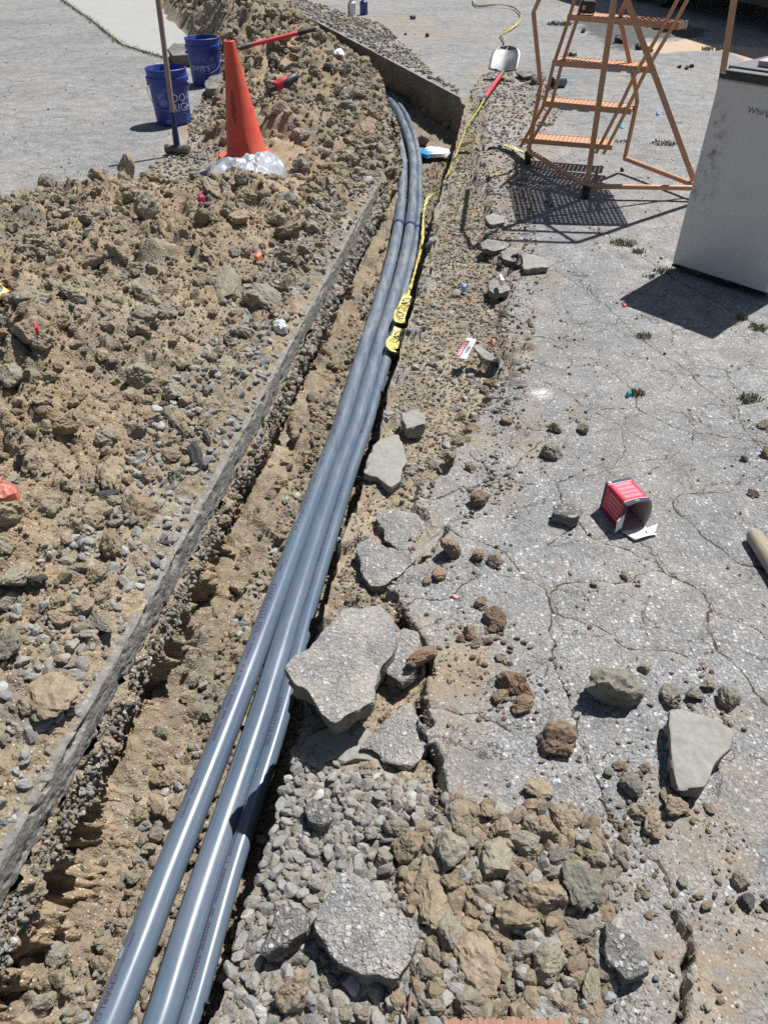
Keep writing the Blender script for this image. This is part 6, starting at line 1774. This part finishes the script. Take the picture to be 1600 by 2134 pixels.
crumple('black_film', [(1058, 545), (1068, 540), (1078, 532), (1088, 540), (1086, 556), (1066, 562)], .01, .02, M['black'], 'crumpled black plastic film wedged between asphalt chunks', 'plastic film', 47, .02, .05, res=14)
# snack packet at the left edge
zz = on_heap(8, 606) + .03
root = empty('snack_packet', P(-2, 606, zz), (.3, .1, .3), 'yellow, dark blue and red packet half buried at the left picture edge', 'packet')
for r, mt, nm, z in ((.055, 'yellow', 'rim', 0), (.045, 'boxnavy', 'face', .004), (.020, 'boxred', 'picture', .009)):
    MB().lathe([(0, z + .012), (r * .7, z + .010), (r, z), (r * .98, z - .006), (0, z - .008)], 28, M=Matrix.Scale(.85, 4, (0, 1, 0)) @ Matrix.Translation((-.02, 0, 0))).build(nm, M[mt], root, True)

# ------------------------------------------------------------------ weeds
def tuft(px, py, w, n, label, group=None, hgt=.024):
    c = P(px, py); w *= .95; n = int(n * .6); q = MB(); g_ = (P(px + w, py) - c).x; 
    for i in range(n):
        a = random.uniform(0, 6.28); rr = g_ * math.sqrt(random.random())
        b = Vector((rr * math.cos(a), rr * math.sin(a) * .7, 0)); h_ = hgt * random.uniform(.4, 1.1); ln = Vector((random.uniform(-1, 1), random.uniform(-1, 1), 0)) * h_ * .8
        s = Vector((math.cos(a * 3), math.sin(a * 3), 0)) * .0022 * max(1, c.y / 3)
        q.add([b - s, b + s, b + ln * .45 + Vector((0, 0, h_ * .7)) + s * .8, b + ln * .45 + Vector((0, 0, h_ * .7)) - s * .8, b + ln + Vector((0, 0, h_))], [(0, 1, 2, 3), (3, 2, 4)])
    o = q.build('weed_tuft', M['grass']); o.location = (c.x, c.y, -.002); tag(o, label, 'weeds', group); return o
tuft(1300, 508, 30, 260, 'longest weed strip in the asphalt joint left of the refrigerator'); tuft(1330, 526, 14, 90, 'weed tuft ending the strip left of the refrigerator')
tuft(1382, 566, 22, 160, 'weed tuft at the refrigerator corner'); tuft(1350, 578, 14, 60, 'thin weeds left of the refrigerator corner', hgt=.025)
tuft(1342, 702, 16, 110, 'weed tuft below the refrigerator shadow'); tuft(1326, 822, 16, 130, 'weed tuft beside the teal scrap')
tuft(1560, 832, 26, 170, 'weed tuft in the joint at the right picture edge'); tuft(1578, 684, 22, 170, 'weed tuft right of the refrigerator shadow'); tuft(1545, 664, 14, 90, 'weed tuft inside the refrigerator shadow')
tuft(1165, 52, 26, 200, 'weeds behind the ladder, left of the dark patch', hgt=.05); tuft(1320, 48, 30, 220, 'weeds behind the ladder on the dark patch', hgt=.06); tuft(1190, 116, 14, 90, 'small weed tuft seen through the ladder', hgt=.04)
tuft(1380, 300, 30, 200, 'weeds along the crack right of the ladder'); tuft(1290, 296, 18, 70, 'thin weeds under the lowest tread', hgt=.02); tuft(1140, 260, 12, 60, 'tiny weeds left under the ladder', hgt=.025); tuft(955, 352, 8, 30, 'tiny weeds beside the trench corner', hgt=.02); tuft(1480, 104, 20, 80, 'sparse weeds at the edge of the pink sand', hgt=.04)

# ------------------------------------------------------------------ concrete path and its grassy joint
def make_path_mat():
    m, nt, b = mat_new('pale_concrete'); co = objco(nt)
    n = noise_(nt, co, 3, 6, .65); n2 = noise_(nt, co, 40, 5, .7)
    c = mix(nt, .5, ramp(nt, n, [(.3, (.30, .30, .285)), (.7, (.39, .385, .365))]), ramp(nt, n2, [(.3, (.28, .28, .265)), (.7, (.42, .415, .395))]))
    nt.links.new(c, b.inputs['Base Color']); b.inputs['Roughness'].default_value = .9; bump_(nt, b, n2, .4, .002); return m
M['concrete_path'] = make_path_mat()
edge = PX([(352, 124), (300, 108), (258, 95), (228, 72), (190, 42), (150, 14), (120, -8), (60, -50)]); inner = PX([(60, -90), (330, -70), (345, 20), (372, 60), (430, 108)])
q = MB().prism(list(edge) + list(inner), -.05, .012); o = q.build('concrete_path', M['concrete_path']); tag(o, kind='structure')
gq = MB(); ec = catmull([np.array([x, y, 0]) for x, y in edge], .04)
for p in ec:
    if not (5 < p[1] < 26): continue
    for k in range(7):
        b = Vector((p[0] + random.gauss(0, .02) - .01, p[1] + random.gauss(0, .03), .0)); h_ = random.uniform(.012, .045); s = Vector((random.uniform(-1, 1), random.uniform(-1, 1), 0)) * .007; ln = Vector((random.uniform(-1, 1), random.uniform(-1, 1), 0)) * h_
        gq.add([b - s, b + s, b + ln + Vector((0, 0, h_))], [(0, 1, 2)])
o = gq.build('joint_grass', M['grass']); tag(o, 'line of green grass in the joint beside the pale concrete path', 'grass', kind='stuff')

# ------------------------------------------------------------------ unseen wheeled box added beyond the frame to cast the far corner's shadow
sh = [P(1150, -2), P(1310, 62), P(1480, 104), P(1640, 118)]
tz = 2.5; off = Vector((SUNV.x, SUNV.y, 0)) / SUNV.z * tz
root = empty('shadow_blocker', (0, 0, 0), label='large pale unseen wheeled box added to cast the far shadow', cat='blocker')
a = P(1150, -2) + off; b = P(1490, 100) + off; d = (b - a); d.z = 0; L = d.length; d.normalize(); nrm = Vector((-d.y, d.x, 0))
if nrm.y < 0: nrm = -nrm
root.location = (a.x, a.y, 0); root.rotation_euler = (0, 0, math.atan2(d.y, d.x))
sg = 1 if (Matrix.Rotation(math.atan2(d.y, d.x), 3, 'Z') @ Vector((0, 1, 0))).dot(nrm) > 0 else -1
M['blocker'] = mat_plain('blocker_white', (.6, .6, .6), .5)
MB().box((L / 2 + 1.2, sg * 1.2, .35 + (tz - .35) / 2), (L + 3.6, 2.4, tz - .35)).build('box_body', M['blocker'], root, bevel=.02)
MB().box((L / 2 + 1.2, sg * 1.2, .30), (L + 2.6, 2.2, .09)).build('chassis', M['black'], root)
for x in (L * .25, L * .25 + .9, L + 1.5):
    for y in (.15, 2.25):
        MB().lathe([(0, -.12), (.28, -.12), (.40, -.10), (.42, 0), (.40, .10), (.28, .12), (0, .12)], 32, M=Matrix.Translation((x, sg * y, .42)) @ Matrix.Rotation(math.pi / 2, 4, 'X')).build('wheel', M['rubber'], root, True)
